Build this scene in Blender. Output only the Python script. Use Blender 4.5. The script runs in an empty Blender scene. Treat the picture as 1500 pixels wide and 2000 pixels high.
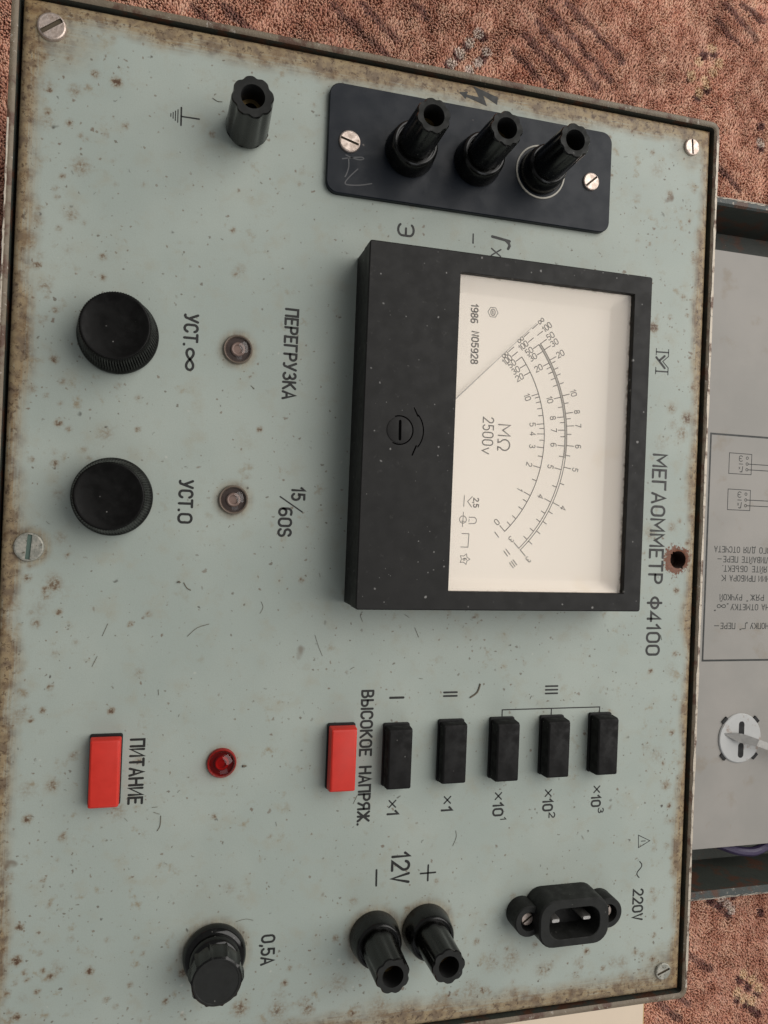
import bpy, math, random
import numpy as np
from mathutils import Matrix, Vector

# Units: everything is laid out in millimetres on the instrument's front panel
# (x = towards the lid, y = towards the top terminals, z = up from the panel)
# and written to the scene in metres.  The carpet lies 98 mm below the panel.
ZP = 98.0
MM = 0.001
R = math.radians
scene = bpy.context.scene

# ------------------------------------------------------------------ camera
cam_d = bpy.data.cameras.new("camera")
cam = bpy.data.objects.new("camera", cam_d)
scene.collection.objects.link(cam)
cam_d.sensor_fit = 'HORIZONTAL'
cam_d.sensor_width = 36.0
cam_d.lens = 36.0 * 1503.79 / 1500.0
cam_d.clip_start = 0.01
cam_d.clip_end = 50.0
CAM_RX, CAM_RY, CAM_RZ = 0.006780, 0.263206, -0.041035
_rot = (Matrix.Rotation(CAM_RX, 3, 'X') @ Matrix.Rotation(CAM_RY, 3, 'Y') @ Matrix.Rotation(CAM_RZ, 3, 'Z')).transposed()
cam.matrix_world = Matrix.Translation((0, 0, (270.0 + ZP) * MM)) @ _rot.to_4x4()
scene.camera = cam

# ------------------------------------------------------------------ light
world = bpy.data.worlds.new("World")
scene.world = world
world.use_nodes = True
_bg = world.node_tree.nodes["Background"]
_bg.inputs["Color"].default_value = (0.97, 0.98, 1.0, 1)
_bg.inputs["Strength"].default_value = 0.155

def area(name, loc, target, size, power, colour):
    d = bpy.data.lights.new(name, 'AREA')
    d.shape = 'RECTANGLE'; d.size, d.size_y = size
    d.energy = power; d.color = colour
    o = bpy.data.objects.new(name, d)
    scene.collection.objects.link(o)
    o.location = loc
    o.rotation_euler = (Vector(target) - Vector(loc)).to_track_quat('-Z', 'Y').to_euler()
    return o
area("window_light", (1.15, 0.50, 1.25), (0.10, 0.0, 0.09), (1.9, 1.9), 31.0, (1.0, 0.97, 0.93))
area("far_window_light", (0.5, -1.9, 1.2), (0.0, 0.0, 0.09), (1.4, 1.4), 6.0, (0.93, 0.97, 1.0))

scene.view_settings.view_transform = 'Standard'
scene.view_settings.look = 'None'
scene.view_settings.exposure = 0.22
scene.view_settings.gamma = 1.0
scene.render.engine = 'CYCLES'
scene.cycles.use_denoising = True
scene.cycles.max_bounces = 7
scene.cycles.transparent_max_bounces = 12

rng = np.random.default_rng(41)
random.seed(41)

# measured places of stains, fibres and the carpet pattern (millimetres)
RUST = [(-24.6, 139.6, 1.5, 1.0), (-45.0, 133.3, 0.9, 0.9), (-39.5, 145.0, 1.3, 0.5), (-33.7, 136.4, 0.8, 0.5), (-35.0, 120.3, 0.6, 0.6), (-33.4, 119.2, 0.8, 0.5), (6.8, 127.7, 1.2, 0.6), (29.5, 152.4, 0.9, 0.5), (29.3, 135.4, 0.9, 0.3), (38.0, 119.7, 1.1, 0.4), (37.3, 115.1, 1.1, 0.4), (-36.8, 93.9, 2.2, 0.5), (-32.8, 91.9, 0.8, 0.5), (-41.6, 99.0, 0.6, 0.5), (-23.5, 105.9, 0.8, 0.4), (-14.9, 107.2, 0.8, 0.4), (16.5, 81.0, 1.4, 0.5), (18.1, 82.9, 2.1, 0.35), (186.5, 133.8, 1.4, 0.6), (171.8, 130.4, 1.9, 0.3), (172.6, 113.0, 0.9, 0.5), (178.2, 112.3, 0.9, 0.6), (181.5, 79.4, 1.9, 1), (188.9, 84.1, 1.2, 0.5), (196.7, 85.7, 0.7, 0.7), (191.2, 47.5, 1.9, 0.6), (198.5, 44.1, 2.4, 0.8), (196.6, 39.0, 1.7, 0.5), (193.3, -0.4, 1.9, 0.5), (196.8, 2.4, 1.0, 0.6), (195.0, -104.6, 1.9, 0.6), (190.2, -92.0, 3.3, 0.35), (185.4, -89.0, 2.3, 0.3), (199.9, -140.2, 1.9, 0.5), (190.7, -146.8, 1.4, 0.5), (191.8, -150.2, 1.4, 0.5), (196.6, -129.1, 1.4, 0.5), (-39.4, -67.9, 0.9, 0.9), (-42.8, -70.8, 0.9, 0.8), (-35.5, -92.4, 1.9, 0.6), (-42.7, -102.9, 1.4, 0.8), (-31.8, -109.7, 1.3, 0.6), (-43.6, -137.8, 1.2, 0.9), (-44.1, -148.6, 1.5, 1), (-33.5, -154.8, 1.4, 0.7), (-40.7, -155.0, 0.9, 0.7), (-43.4, -166.7, 1.2, 0.9), (-37.6, -159.3, 0.8, 0.9), (-21.7, -154.5, 1.3, 0.9), (2.9, -167.6, 1.0, 0.8), (-8.7, -160.6, 0.8, 0.7), (-7.2, -145.0, 0.7, 0.6), (-16.6, -144.7, 0.6, 0.5), (16.6, -105.9, 0.9, 0.8), (28.1, -173.1, 2.8, 0.6), (41.2, -175.5, 3.3, 0.5), (52.0, -176.5, 2.2, 0.6), (36.1, -114.1, 0.9, 0.5), (-29.5, -83.0, 1.4, 0.5), (-18.3, -68.5, 1.0, 1), (-37.3, -26.9, 2.2, 0.7), (-40.1, -28.6, 0.9, 0.9), (-42.5, -39.5, 1.5, 0.6), (-35.7, -35.8, 0.9, 0.9), (-45.1, -62.3, 1.5, 0.5), (-13.4, -39.8, 0.7, 0.7), (-7.7, -36.3, 1.2, 0.5), (43.6, -24.1, 0.7, 0.8), (-38.2, 25.8, 1.2, 0.8), (-35.0, 24.0, 0.9, 0.7), (-37.5, 39.4, 1.2, 0.5), (-38.8, 12.6, 1.2, 0.7), (-28.4, 14.8, 0.8, 0.5), (-33.8, -17.3, 0.8, 0.6), (-36.2, -11.7, 2.2, 0.35), (26.8, 28.0, 0.5, 0.9), (23.2, 11.4, 1.2, 0.4), (54.3, 156.2, 4.2, 0.25), (68.4, 155.1, 3.9, 0.25), (130.3, -166.8, 3.4, 0.4), (121.9, -167.9, 3.8, 0.35), (114.0, -177.5, 4.6, 0.4), (143.5, -173.2, 3.1, 0.45), (158.8, -172.0, 2.3, 0.4), (178.2, -174.2, 2.8, 0.4), (183.8, -170.7, 1.6, 0.5), (69.8, -160.1, 1.5, 0.5), (67.1, -139.5, 1.9, 0.4), (87.5, -144.2, 1.2, 0.6), (62.6, -168.5, 3.8, 0.35), (78.3, -179.7, 4.3, 0.4), (102.0, -180.8, 4.5, 0.35), (14.1, 53.4, 1.7, 0.3), (186.6, 32.3, 3.3, 0.25)]
FIBRES = [[(112.9, -62.0), (111.8, -65.2), (109.0, -67.1)], [(5.3, -43.9), (8.4, -41.0), (12.4, -39.7)], [(3.4, -25.6), (4.5, -27.4), (5.9, -28.2)], [(-1.0, -104.4), (-1.1, -107.7), (-2.0, -109.5)], [(-22.0, -43.7), (-20.4, -39.6)], [(49.2, -43.5), (50.6, -47.5), (52.2, -51.0)], [(6.4, 139.9), (8.1, 139.1), (9.7, 139.2)], [(29.7, -31.8), (30.5, -33.8), (29.5, -36.0)], [(105.4, -116.7), (105.7, -119.2), (104.4, -122.4)], [(25.5, -142.8), (28.8, -142.2), (31.5, -142.9)], [(88.6, -59.6), (90.1, -59.8)], [(62.5, -55.9), (64.0, -55.1)], [(-3.5, -61.8), (-3.3, -63.7)], [(-24.8, -53.8), (-23.3, -50.4)], [(-4.1, -101.5), (-2.2, -101.4)], [(-3.4, -103.1), (-1.4, -103.9)], [(65.6, -104.4), (67.0, -101.4)], [(82.1, -36.1), (83.9, -37.2)], [(66.2, -35.2), (65.5, -36.5), (66.4, -38.7)], [(86.2, -40.9), (87.9, -44.5)], [(190.0, -43.8), (190.6, -45.9)], [(23.2, 43.0), (24.5, 41.9)]]
PILE_LINES = [(187.8, 271.5, 221.4, 247.8), (177.4, 266.6, 213.9, 236.6), (170.8, 258.4, 206.8, 231.5), (163.6, 251.1, 187.9, 233.1), (157.8, 241.3, 177.0, 228.3), (279.0, 282.7, 293.8, 272.1), (284.2, 292.0, 305.9, 276.5), (296.2, 294.6, 309.5, 287.0), (104.2, 253.7, 110.7, 249.5), (-2.2, 230.5, 7.6, 224.8), (12.1, 233.6, 27.2, 223.9), (63.7, 245.1, 90.7, 225.8), (77.7, 248.0, 96.3, 234.9), (280.9, 203.0, 297.5, 190.5), (280.5, -234.1, 298.2, -246.8), (274.7, -257.2, 284.8, -264.6), (266.6, -262.3, 279.9, -272.4), (295.8, -207.7, 309.0, -217.5)]
PILE_GREY = [(138.7, 246.8), (134.1, 241.2), (129.6, 234.8), (125.0, 228.6), (143.7, 238.4), (139.4, 231.4), (135.0, 226.2), (310.9, 219.5), (304.0, -208.0), (308.3, -211.9), (311.4, -215.2)]
PILE_DARK = [(140.8, 245.3), (132.4, 239.3), (128.1, 232.9), (123.4, 227.7), (142.8, 236.4), (141.0, 233.2), (277.4, 262.8), (272.0, 260.3), (263.2, 247.2), (274.3, 243.2), (268.3, 237.4), (310.5, 228.4), (311.1, 216.1), (296.5, -208.3), (302.5, -212.3), (309.1, -217.4), (311.9, -207.0), (331.1, -218.6), (318.5, -255.2), (324.0, -260.3), (316.6, -265.9), (323.3, -270.2), (331.3, -276.3), (330.8, -264.7), (327.6, -273.3)]
PILE_YELLOW = [(276.5, 266.0), (269.0, 256.4), (281.6, 258.8), (278.6, 252.8), (273.4, 246.4), (269.7, 240.3), (264.7, 248.1), (320.7, -252.4), (326.8, -256.7), (331.3, -262.2), (317.0, -261.9), (326.8, -268.7), (321.3, -266.0)]

# ------------------------------------------------------------------ materials
class Nodes:
    """small helper to write node trees"""
    def __init__(s, name):
        s.m = bpy.data.materials.new(name); s.m.use_nodes = True
        s.t = s.m.node_tree; s.t.nodes.clear()
        s.out = s.t.nodes.new('ShaderNodeOutputMaterial')
    def new(s, kind, **kw):
        n = s.t.nodes.new(kind)
        for k, v in kw.items(): setattr(n, k, v)
        return n
    def put(s, sock, v):
        if isinstance(v, bpy.types.NodeSocket): s.t.links.new(v, sock)
        elif isinstance(v, (tuple, list)) and sock.type == 'RGBA': sock.default_value = (*v[:3], 1)
        else: sock.default_value = v
    def coord(s, scale=(1, 1, 1)):
        tc = s.new('ShaderNodeTexCoord'); mp = s.new('ShaderNodeMapping')
        s.t.links.new(tc.outputs['Object'], mp.inputs['Vector'])
        mp.inputs['Scale'].default_value = tuple(1000.0 * a for a in scale)
        return mp.outputs['Vector']
    def noise(s, vec, scale, detail=3, rough=0.55, colour=False):
        n = s.new('ShaderNodeTexNoise'); s.put(n.inputs['Vector'], vec)
        n.inputs['Scale'].default_value = scale; n.inputs['Detail'].default_value = detail
        n.inputs['Roughness'].default_value = rough
        return n.outputs['Color' if colour else 'Fac']
    def math(s, op, a, b=0.0, clamp=False):
        n = s.new('ShaderNodeMath', operation=op, use_clamp=clamp)
        s.put(n.inputs[0], a); s.put(n.inputs[1], b)
        return n.outputs[0]
    def ramp(s, v, lo, hi, a=0.0, b=1.0):
        n = s.new('ShaderNodeMapRange', interpolation_type='SMOOTHSTEP')
        s.put(n.inputs['Value'], v)
        n.inputs['From Min'].default_value = lo; n.inputs['From Max'].default_value = hi
        n.inputs['To Min'].default_value = a; n.inputs['To Max'].default_value = b
        return n.outputs['Result']
    def mix(s, f, a, b):
        n = s.new('ShaderNodeMix', data_type='RGBA')
        s.put(n.inputs['Factor'], f)
        s.put(n.inputs[6], a); s.put(n.inputs[7], b)
        return n.outputs[2]
    def attr(s, name, colour=False):
        n = s.new('ShaderNodeAttribute', attribute_name=name)
        return n.outputs['Color' if colour else 'Fac']
    def specks(s, vec, cell, thr, power=4.0, warp=0.35, soft=14.0):
        """scattered irregular spots: one per Voronoi cell, random size"""
        w = s.noise(vec, 1.3 / cell, 2, 0.6, True)
        v1 = s.new('ShaderNodeVectorMath', operation='SCALE'); s.put(v1.inputs[0], w); v1.inputs['Scale'].default_value = warp * cell
        v2 = s.new('ShaderNodeVectorMath', operation='ADD'); s.put(v2.inputs[0], vec); s.put(v2.inputs[1], v1.outputs[0])
        vo = s.new('ShaderNodeTexVoronoi'); s.put(vo.inputs['Vector'], v2.outputs[0]); vo.inputs['Scale'].default_value = 1.0 / cell
        sep = s.new('ShaderNodeSeparateColor'); s.put(sep.inputs[0], vo.outputs['Color'])
        r = s.math('MULTIPLY', s.math('POWER', sep.outputs[0], power), thr)
        return s.math('MULTIPLY', s.math('SUBTRACT', r, vo.outputs['Distance']), soft, True), sep.outputs[1]
    def bsdf(s, colour, rough=0.5, metal=0.0, bump=None, bump_h=0.1, spec=0.5, **kw):
        b = s.new('ShaderNodeBsdfPrincipled')
        s.put(b.inputs['Base Color'], colour); s.put(b.inputs['Roughness'], rough); s.put(b.inputs['Metallic'], metal)
        s.put(b.inputs['Specular IOR Level'], spec)
        for k, v in kw.items(): s.put(b.inputs[k.replace('_', ' ')], v)
        if bump is not None:
            n = s.new('ShaderNodeBump'); s.put(n.inputs['Height'], bump)
            n.inputs['Distance'].default_value = bump_h * MM; n.inputs['Strength'].default_value = 1.0
            s.t.links.new(n.outputs[0], b.inputs['Normal'])
        s.t.links.new(b.outputs[0], s.out.inputs['Surface'])
        return s.m

MAT = {}
def simple(name, col, rough, metal=0.0, var=0.15, bump=0.02, scale=0.8, spec=0.5, **kw):
    n = Nodes(name); c = n.coord()
    f = n.noise(c, scale, 4)
    dark = tuple(v * (1 - var) for v in col); light = tuple(min(1, v * (1 + var)) for v in col)
    rr = n.ramp(n.noise(c, scale * 0.5, 3), 0.3, 0.7, rough * 0.88, min(1, rough * 1.12))
    MAT[name] = n.bsdf(n.mix(f, dark, light), rr, metal, n.noise(c, 5.0, 3), bump, spec, **kw)
    return MAT[name]

def dusty(name, col, rough, bump=0.02, spec=0.4, dust=0.035, tone=(0.30, 0.29, 0.27)):
    """dark moulded plastic with dust flecks, scuffs and greasy patches"""
    n = Nodes(name); c = n.coord()
    base = n.mix(n.noise(c, 0.35, 4), tuple(v * 0.75 for v in col), tuple(v * 1.4 for v in col))
    base = n.mix(n.ramp(n.noise(c, 0.5, 5, 0.7), 0.5, 0.8, 0, dust), base, tone)
    for cell, thr, pw, a in ((2.2, 0.16, 6.0, 0.45), (4.5, 0.12, 3.5, 0.5)):
        m, rnd = n.specks(c, cell, thr, pw, 0.35, 12)
        base = n.mix(n.math('MULTIPLY', m, a), base, tone)
    rr = n.ramp(n.noise(c, 0.25, 4, 0.6), 0.3, 0.7, rough * 0.75, min(1, rough * 1.35))
    MAT[name] = n.bsdf(base, rr, 0, n.noise(c, 3.0, 4, 0.7), bump, spec)

def make_materials():
    # --- painted front panel: pale grey-green enamel, rust spots, grime
    n = Nodes('panel_paint'); c = n.coord()
    big = n.noise(c, 0.018, 3); mid = n.noise(c, 0.12, 4, 0.6); fine = n.noise(c, 1.6, 4, 0.7)
    col = n.mix(n.ramp(big, 0.35, 0.65), (0.335, 0.38, 0.342), (0.38, 0.422, 0.378))
    col = n.mix(n.ramp(mid, 0.5, 0.78, 0, 0.4), col, (0.33, 0.305, 0.225))
    # faint brown clouds
    col = n.mix(n.math('MULTIPLY', n.ramp(n.noise(c, 0.16, 5, 0.65), 0.57, 0.74), n.ramp(n.math('ADD', n.noise(c, 0.03, 2), n.math('MULTIPLY', n.attr('dirty'), 0.45)), 0.45, 0.7, 0.1, 0.85)), col, (0.25, 0.195, 0.115))
    # edge grime with streaks that run along the edges
    gh, gv = n.attr('grime_h'), n.attr('grime_v')
    sh = n.noise(n.coord((0.06, 1.4, 1)), 1.0, 4, 0.6); sv = n.noise(n.coord((1.4, 0.06, 1)), 1.0, 4, 0.6)
    patch = n.noise(c, 0.22, 4, 0.6)
    for g, st in ((gh, sh), (gv, sv)):
        f = n.math('MINIMUM', 0.86, n.math('MULTIPLY', g, n.math('ADD', n.ramp(st, 0.3, 0.62, 0.62, 1.1), n.ramp(patch, 0.35, 0.65, -0.2, 0.2)), True))
        tone = n.mix(n.ramp(patch, 0.4, 0.65), (0.30, 0.20, 0.09), (0.135, 0.07, 0.026))
        col = n.mix(f, col, tone)
        chip = n.math('MULTIPLY', n.ramp(n.noise(c, 0.55, 5, 0.75), 0.53, 0.6), n.ramp(g, 0.15, 1.1))
        col = n.mix(n.math('MULTIPLY', chip, 0.8), col, (0.055, 0.026, 0.012))
    # rust blooms placed by hand (attribute), broken up by noise
    rv = n.math('MULTIPLY', n.attr('rust'), n.ramp(n.noise(c, 0.9, 4, 0.65), 0.25, 0.7, 0.35, 1.5))
    col = n.mix(n.ramp(rv, 0.04, 0.75, 0, 0.75), col, (0.20, 0.125, 0.06))
    col = n.mix(n.ramp(rv, 0.42, 0.95, 0, 0.92), col, (0.075, 0.032, 0.014))
    # heavy rust ring
    hv = n.math('ADD', n.attr('ring'), n.ramp(n.noise(c, 0.7, 4, 0.7), 0.3, 0.7, -0.3, 0.3))
    rustc = n.mix(n.noise(c, 1.1, 3), (0.05, 0.016, 0.008), (0.23, 0.062, 0.014))
    col = n.mix(n.ramp(hv, 0.42, 0.62), col, rustc)
    # flecks, three sizes; more of them where the 'dirty' attribute is high
    dirty = n.attr('dirty')
    for cell, thr, pw, tone, a in ((1.5, 0.34, 4.0, (0.15, 0.095, 0.055), 0.62), (3.2, 0.26, 4.0, (0.13, 0.07, 0.035), 0.7), (2.1, 0.30, 3.6, (0.10, 0.07, 0.045), 0.7), (4.6, 0.17, 3.2, (0.045, 0.032, 0.024), 0.9),
                                   (9.5, 0.13, 3.0, (0.035, 0.026, 0.02), 0.92), (13.0, 0.20, 4.0, (0.115, 0.062, 0.03), 0.8)):
        m, rnd = n.specks(c, cell, thr, pw, 0.85, 10.0)
        gate = n.ramp(n.math('ADD', rnd, dirty), 0.35, 0.85)
        col = n.mix(n.math('MULTIPLY', n.math('MULTIPLY', m, gate), a), col, tone)
    col = n.mix(n.ramp(n.noise(c, 2.4, 3, 0.7), 0.35, 0.75, 0, 0.16), col, (0.21, 0.20, 0.165))
    m, rnd = n.specks(c, 6.0, 0.12, 5.0)
    col = n.mix(n.math('MULTIPLY', m, 0.5), col, (0.55, 0.54, 0.48))
    rough = n.ramp(fine, 0.3, 0.7, 0.44, 0.62)
    MAT['panel_paint'] = n.bsdf(col, rough, 0, n.math('ADD', n.math('MULTIPLY', fine, 0.5), mid), 0.06, 0.4)

    # --- case sheet: dark green-grey hammered paint with chips and rust
    for name, base, chip in (('case_paint', (0.03, 0.034, 0.028), 0.68), ('case_rim', (0.125, 0.098, 0.066), 0.6), ('lid_rim_paint', (0.035, 0.042, 0.04), 0.6)):
        n = Nodes(name); c = n.coord()
        col = n.mix(n.noise(c, 0.3, 4), base, tuple(v * 1.7 for v in base))
        col = n.mix(n.ramp(n.noise(c, 0.10, 5, 0.65), 0.50, 0.62, 0, 0.9), col, (0.085, 0.035, 0.018))
        col = n.mix(n.ramp(n.noise(c, 0.42, 5, 0.7), chip, chip + 0.06), col, (0.34, 0.30, 0.25))
        MAT[name] = n.bsdf(col, 0.55, 0, n.noise(c, 1.2, 4), 0.15)
    n = Nodes('worn_edge'); c = n.coord()
    col = n.mix(n.ramp(n.noise(c, 0.09, 5, 0.7), 0.5, 0.62), (0.50, 0.44, 0.36), (0.10, 0.05, 0.03))
    col = n.mix(n.ramp(n.noise(c, 0.5, 4, 0.7), 0.58, 0.7), col, (0.06, 0.045, 0.03))
    MAT['worn_edge'] = n.bsdf(col, 0.55, 0.2, n.noise(c, 1.0, 4), 0.2)

    # --- plastics
    n = Nodes('bezel_plastic'); c = n.coord()
    col = n.mix(n.noise(c, 0.06, 4), (0.0115, 0.0112, 0.0108), (0.018, 0.0172, 0.0162))
    for cell, thr, pw, a in ((3.2, 0.19, 4.5, 0.5), (6.5, 0.12, 3.0, 0.6), (1.9, 0.22, 8.0, 0.4)):
        m, rnd = n.specks(c, cell, thr, pw, 0.3, 12)
        col = n.mix(n.math('MULTIPLY', m, a), col, (0.42, 0.41, 0.39))
    col = n.mix(n.ramp(n.noise(c, 0.35, 5, 0.7), 0.6, 0.8, 0, 0.18), col, (0.2, 0.19, 0.18))
    MAT['bezel_plastic'] = n.bsdf(col, n.ramp(n.noise(c, 0.2, 3), 0.3, 0.7, 0.5, 0.62), 0, n.noise(c, 4.0, 3), 0.015, 0.22)
    n = Nodes('insulator_plate'); c = n.coord()
    col = n.mix(n.noise(c, 0.05, 3), (0.006, 0.0088, 0.014), (0.009, 0.0125, 0.0185))
    for cell, thr, pw, a in ((7.0, 0.10, 4.0, 0.55), (12.0, 0.08, 2.5, 0.7)):
        m, rnd = n.specks(c, cell, thr, pw, 0.4, 12)
        col = n.mix(n.math('MULTIPLY', m, a), col, (0.42, 0.36, 0.32))
    MAT['insulator_plate'] = n.bsdf(col, n.ramp(n.noise(c, 0.12, 4), 0.3, 0.7, 0.34, 0.5), 0, n.noise(c, 3.0, 3), 0.012, 0.22)
    dusty('bakelite', (0.0038, 0.0038, 0.0034), 0.23, bump=0.012, spec=0.4)
    dusty('bakelite_gloss', (0.004, 0.004, 0.0036), 0.14, bump=0.008)
    dusty('bakelite_face', (0.0145, 0.015, 0.0138), 0.62, bump=0.03, spec=0.25)
    dusty('knob_black', (0.0028, 0.0026, 0.0023), 0.42, bump=0.012, spec=0.16, dust=0.008)
    dusty('button_black', (0.0085, 0.0082, 0.008), 0.62, bump=0.012, spec=0.18, dust=0.01)
    simple('button_red', (0.57, 0.022, 0.010), 0.48, var=0.14, bump=0.02, scale=0.22)
    simple('slot_black', (0.004, 0.004, 0.004), 0.7, bump=0.01)
    simple('collar_ring', (0.36, 0.34, 0.29), 0.5, bump=0.02)
    simple('dome_brown', (0.17, 0.135, 0.105), 0.30, bump=0.0)
    simple('lamp_pink', (0.25, 0.20, 0.18), 0.35, bump=0.0)
    simple('lamp_dark', (0.04, 0.031, 0.028), 0.4, bump=0.0)
    simple('lamp_red', (0.26, 0.014, 0.01), 0.35, bump=0.0)
    simple('lamp_red_dark', (0.10, 0.006, 0.005), 0.3, bump=0.0)
    for name, tint, ior in (('lens_clear', (0.93, 0.86, 0.83), 1.45), ('lens_red', (0.92, 0.18, 0.13), 1.45), ('window_glass', (0.99, 0.985, 0.975), 1.3)):
        n = Nodes(name)
        tr = n.new('ShaderNodeBsdfTransparent'); gl = n.new('ShaderNodeBsdfGlossy'); mx = n.new('ShaderNodeMixShader')
        lw = n.new('ShaderNodeLayerWeight'); lw.inputs['Blend'].default_value = 0.5
        f0 = ((ior - 1) / (ior + 1)) ** 2
        n.put(mx.inputs[0], n.math('ADD', f0, n.math('MULTIPLY', n.math('POWER', lw.outputs['Facing'], 5.0), 1 - f0), True))
        tr.inputs['Color'].default_value = (*tint, 1); gl.inputs['Roughness'].default_value = 0.06 if name == 'window_glass' else 0.08
        n.t.links.new(tr.outputs[0], mx.inputs[1]); n.t.links.new(gl.outputs[0], mx.inputs[2])
        n.t.links.new(mx.outputs[0], n.out.inputs['Surface']); MAT[name] = n.m

    # --- metals
    n = Nodes('screw_metal'); c = n.coord()
    col = n.mix(n.ramp(n.noise(c, 0.6, 4, 0.6), 0.4, 0.7), (0.62, 0.52, 0.46), (0.46, 0.37, 0.31))
    col = n.mix(n.ramp(n.noise(c, 1.6, 3), 0.62, 0.72, 0, 0.7), col, (0.14, 0.10, 0.07))
    MAT['screw_metal'] = n.bsdf(col, n.ramp(n.noise(c, 0.8, 3), 0.3, 0.7, 0.34, 0.55), 0.75, n.noise(c, 2.0, 3), 0.05)
    n = Nodes('screw_painted'); c = n.coord()
    col = n.mix(n.ramp(n.noise(c, 0.5, 4, 0.65), 0.4, 0.62), (0.44, 0.42, 0.36), (0.28, 0.28, 0.24))
    col = n.mix(n.ramp(n.noise(c, 0.9, 3), 0.6, 0.7, 0, 0.8), col, (0.10, 0.075, 0.045))
    MAT['screw_painted'] = n.bsdf(col, 0.5, 0.35, n.noise(c, 1.4, 4), 0.1)
    simple('slot_dirt', (0.085, 0.065, 0.04), 0.8, bump=0.1)
    simple('slot_green', (0.10, 0.15, 0.125), 0.7, bump=0.1)
    simple('gasket', (0.05, 0.048, 0.035), 0.7, bump=0.05)
    simple('brass', (0.45, 0.32, 0.14), 0.35, 0.9)
    simple('pin_metal', (0.75, 0.72, 0.68), 0.32, 0.9)
    simple('hole_rust', (0.035, 0.014, 0.008), 0.85, bump=0.2)

    # --- print
    simple('panel_ink', (0.011, 0.011, 0.0095), 0.55, bump=0.0)
    simple('dial_ink', (0.09, 0.075, 0.06), 0.7, bump=0.0)
    simple('scale_band', (0.36, 0.33, 0.29), 0.7, bump=0.0)
    simple('needle_grey', (0.34, 0.315, 0.285), 0.5, bump=0.0)
    simple('engraving', (0.002, 0.002, 0.002), 1.0, bump=0.0, spec=0.0)
    simple('scratch_grey', (0.11, 0.11, 0.113), 0.7, bump=0.0)
    simple('plate_ink', (0.018, 0.02, 0.018), 0.6, bump=0.0)
    # --- dial
    n = Nodes('dial_white'); c = n.coord()
    col = n.mix(n.noise(c, 0.03, 3), (0.90, 0.825, 0.745), (0.87, 0.795, 0.71))
    col = n.mix(n.ramp(n.noise(c, 0.05, 3), 0.6, 0.75, 0, 0.35), col, (0.80, 0.69, 0.55))
    m, rnd = n.specks(c, 16.0, 0.06, 2.0, 0.2, 14)
    col = n.mix(n.math('MULTIPLY', m, 0.75), col, (0.25, 0.15, 0.07))
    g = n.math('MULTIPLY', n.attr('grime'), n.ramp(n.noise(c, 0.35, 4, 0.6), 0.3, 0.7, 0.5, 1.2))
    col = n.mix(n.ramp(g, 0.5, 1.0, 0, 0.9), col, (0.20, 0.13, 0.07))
    MAT['dial_white'] = n.bsdf(col, 0.6, 0, None, 0, 0.3)

    # --- lid and its instruction plate
    n = Nodes('instruction_grey'); c = n.coord()
    col = n.mix(n.ramp(n.noise(c, 0.02, 4), 0.35, 0.65), (0.285, 0.272, 0.25), (0.325, 0.305, 0.28))
    col = n.mix(n.ramp(n.noise(c, 0.06, 5, 0.6), 0.56, 0.72, 0, 0.45), col, (0.24, 0.195, 0.14))
    MAT['instruction_grey'] = n.bsdf(col, 0.62, 0, n.noise(c, 1.5, 3), 0.02, 0.3)
    n = Nodes('disc_paint'); c = n.coord()
    col = n.mix(n.noise(c, 0.2, 4), (0.40, 0.405, 0.40), (0.47, 0.47, 0.455))
    col = n.mix(n.ramp(n.noise(c, 0.12, 5, 0.65), 0.56, 0.68, 0, 0.7), col, (0.22, 0.13, 0.08))
    MAT['disc_paint'] = n.bsdf(col, 0.45, 0.1, n.noise(c, 1.0, 3), 0.03)
    simple('lever_steel', (0.38, 0.37, 0.35), 0.38, 0.7)
    simple('cable_purple', (0.06, 0.045, 0.10), 0.4)
    # --- paper
    simple('paper_cream', (0.74, 0.61, 0.47), 0.8, var=0.05, bump=0.03, scale=0.08)
    simple('page_edge', (0.52, 0.35, 0.17), 0.85, var=0.25, bump=0.1, scale=1.5)
    # --- carpet: the backing sheet and the pile (tuft colours come from a colour attribute)
    n = Nodes('carpet_backing'); c = n.coord()
    vo = n.new('ShaderNodeTexVoronoi'); n.put(vo.inputs['Vector'], c); vo.inputs['Scale'].default_value = 0.85
    col = n.mix(n.ramp(n.noise(c, 0.22, 5, 0.7), 0.3, 0.7), (0.25, 0.105, 0.068), (0.44, 0.225, 0.155))
    col = n.mix(n.ramp(vo.outputs['Distance'], 0.35, 0.9, 0, 0.6), col, (0.14, 0.055, 0.035))
    MAT['carpet_backing'] = n.bsdf(col, 0.95, 0, n.math('SUBTRACT', 1.0, vo.outputs['Distance']), 1.6, 0.1)
    n = Nodes('carpet_pile')
    MAT['carpet_pile'] = n.bsdf(n.attr('tuft', True), 0.9, 0, None, 0, 0.12, Sheen_Weight=0.25, Sheen_Roughness=0.5)
    simple('lint_dark', (0.14, 0.12, 0.09), 0.9, bump=0)
    simple('lint_rust', (0.10, 0.03, 0.018), 0.9, bump=0)
make_materials()

# ------------------------------------------------------------------ mesh helpers
ORG = {}          # object name -> its origin in panel millimetres
def world_pt(o): return (o[0] * MM, o[1] * MM, (o[2] + ZP) * MM)

def link(o, org, parent=None):
    scene.collection.objects.link(o)
    if parent is None:
        o.location = world_pt(org)
    else:
        po = ORG[parent.name]
        o.parent = parent
        o.location = tuple((a - b) * MM for a, b in zip(org, po))
    ORG[o.name] = tuple(org)
    return o

def empty(name, org, parent=None):
    o = bpy.data.objects.new(name, None); o.empty_display_size = 0.02
    return link(o, org, parent)

def tag(o, label=None, category=None, group=None, kind=None):
    for k, v in (('label', label), ('category', category), ('group', group), ('kind', kind)):
        if v: o[k] = v
    return o

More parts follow.
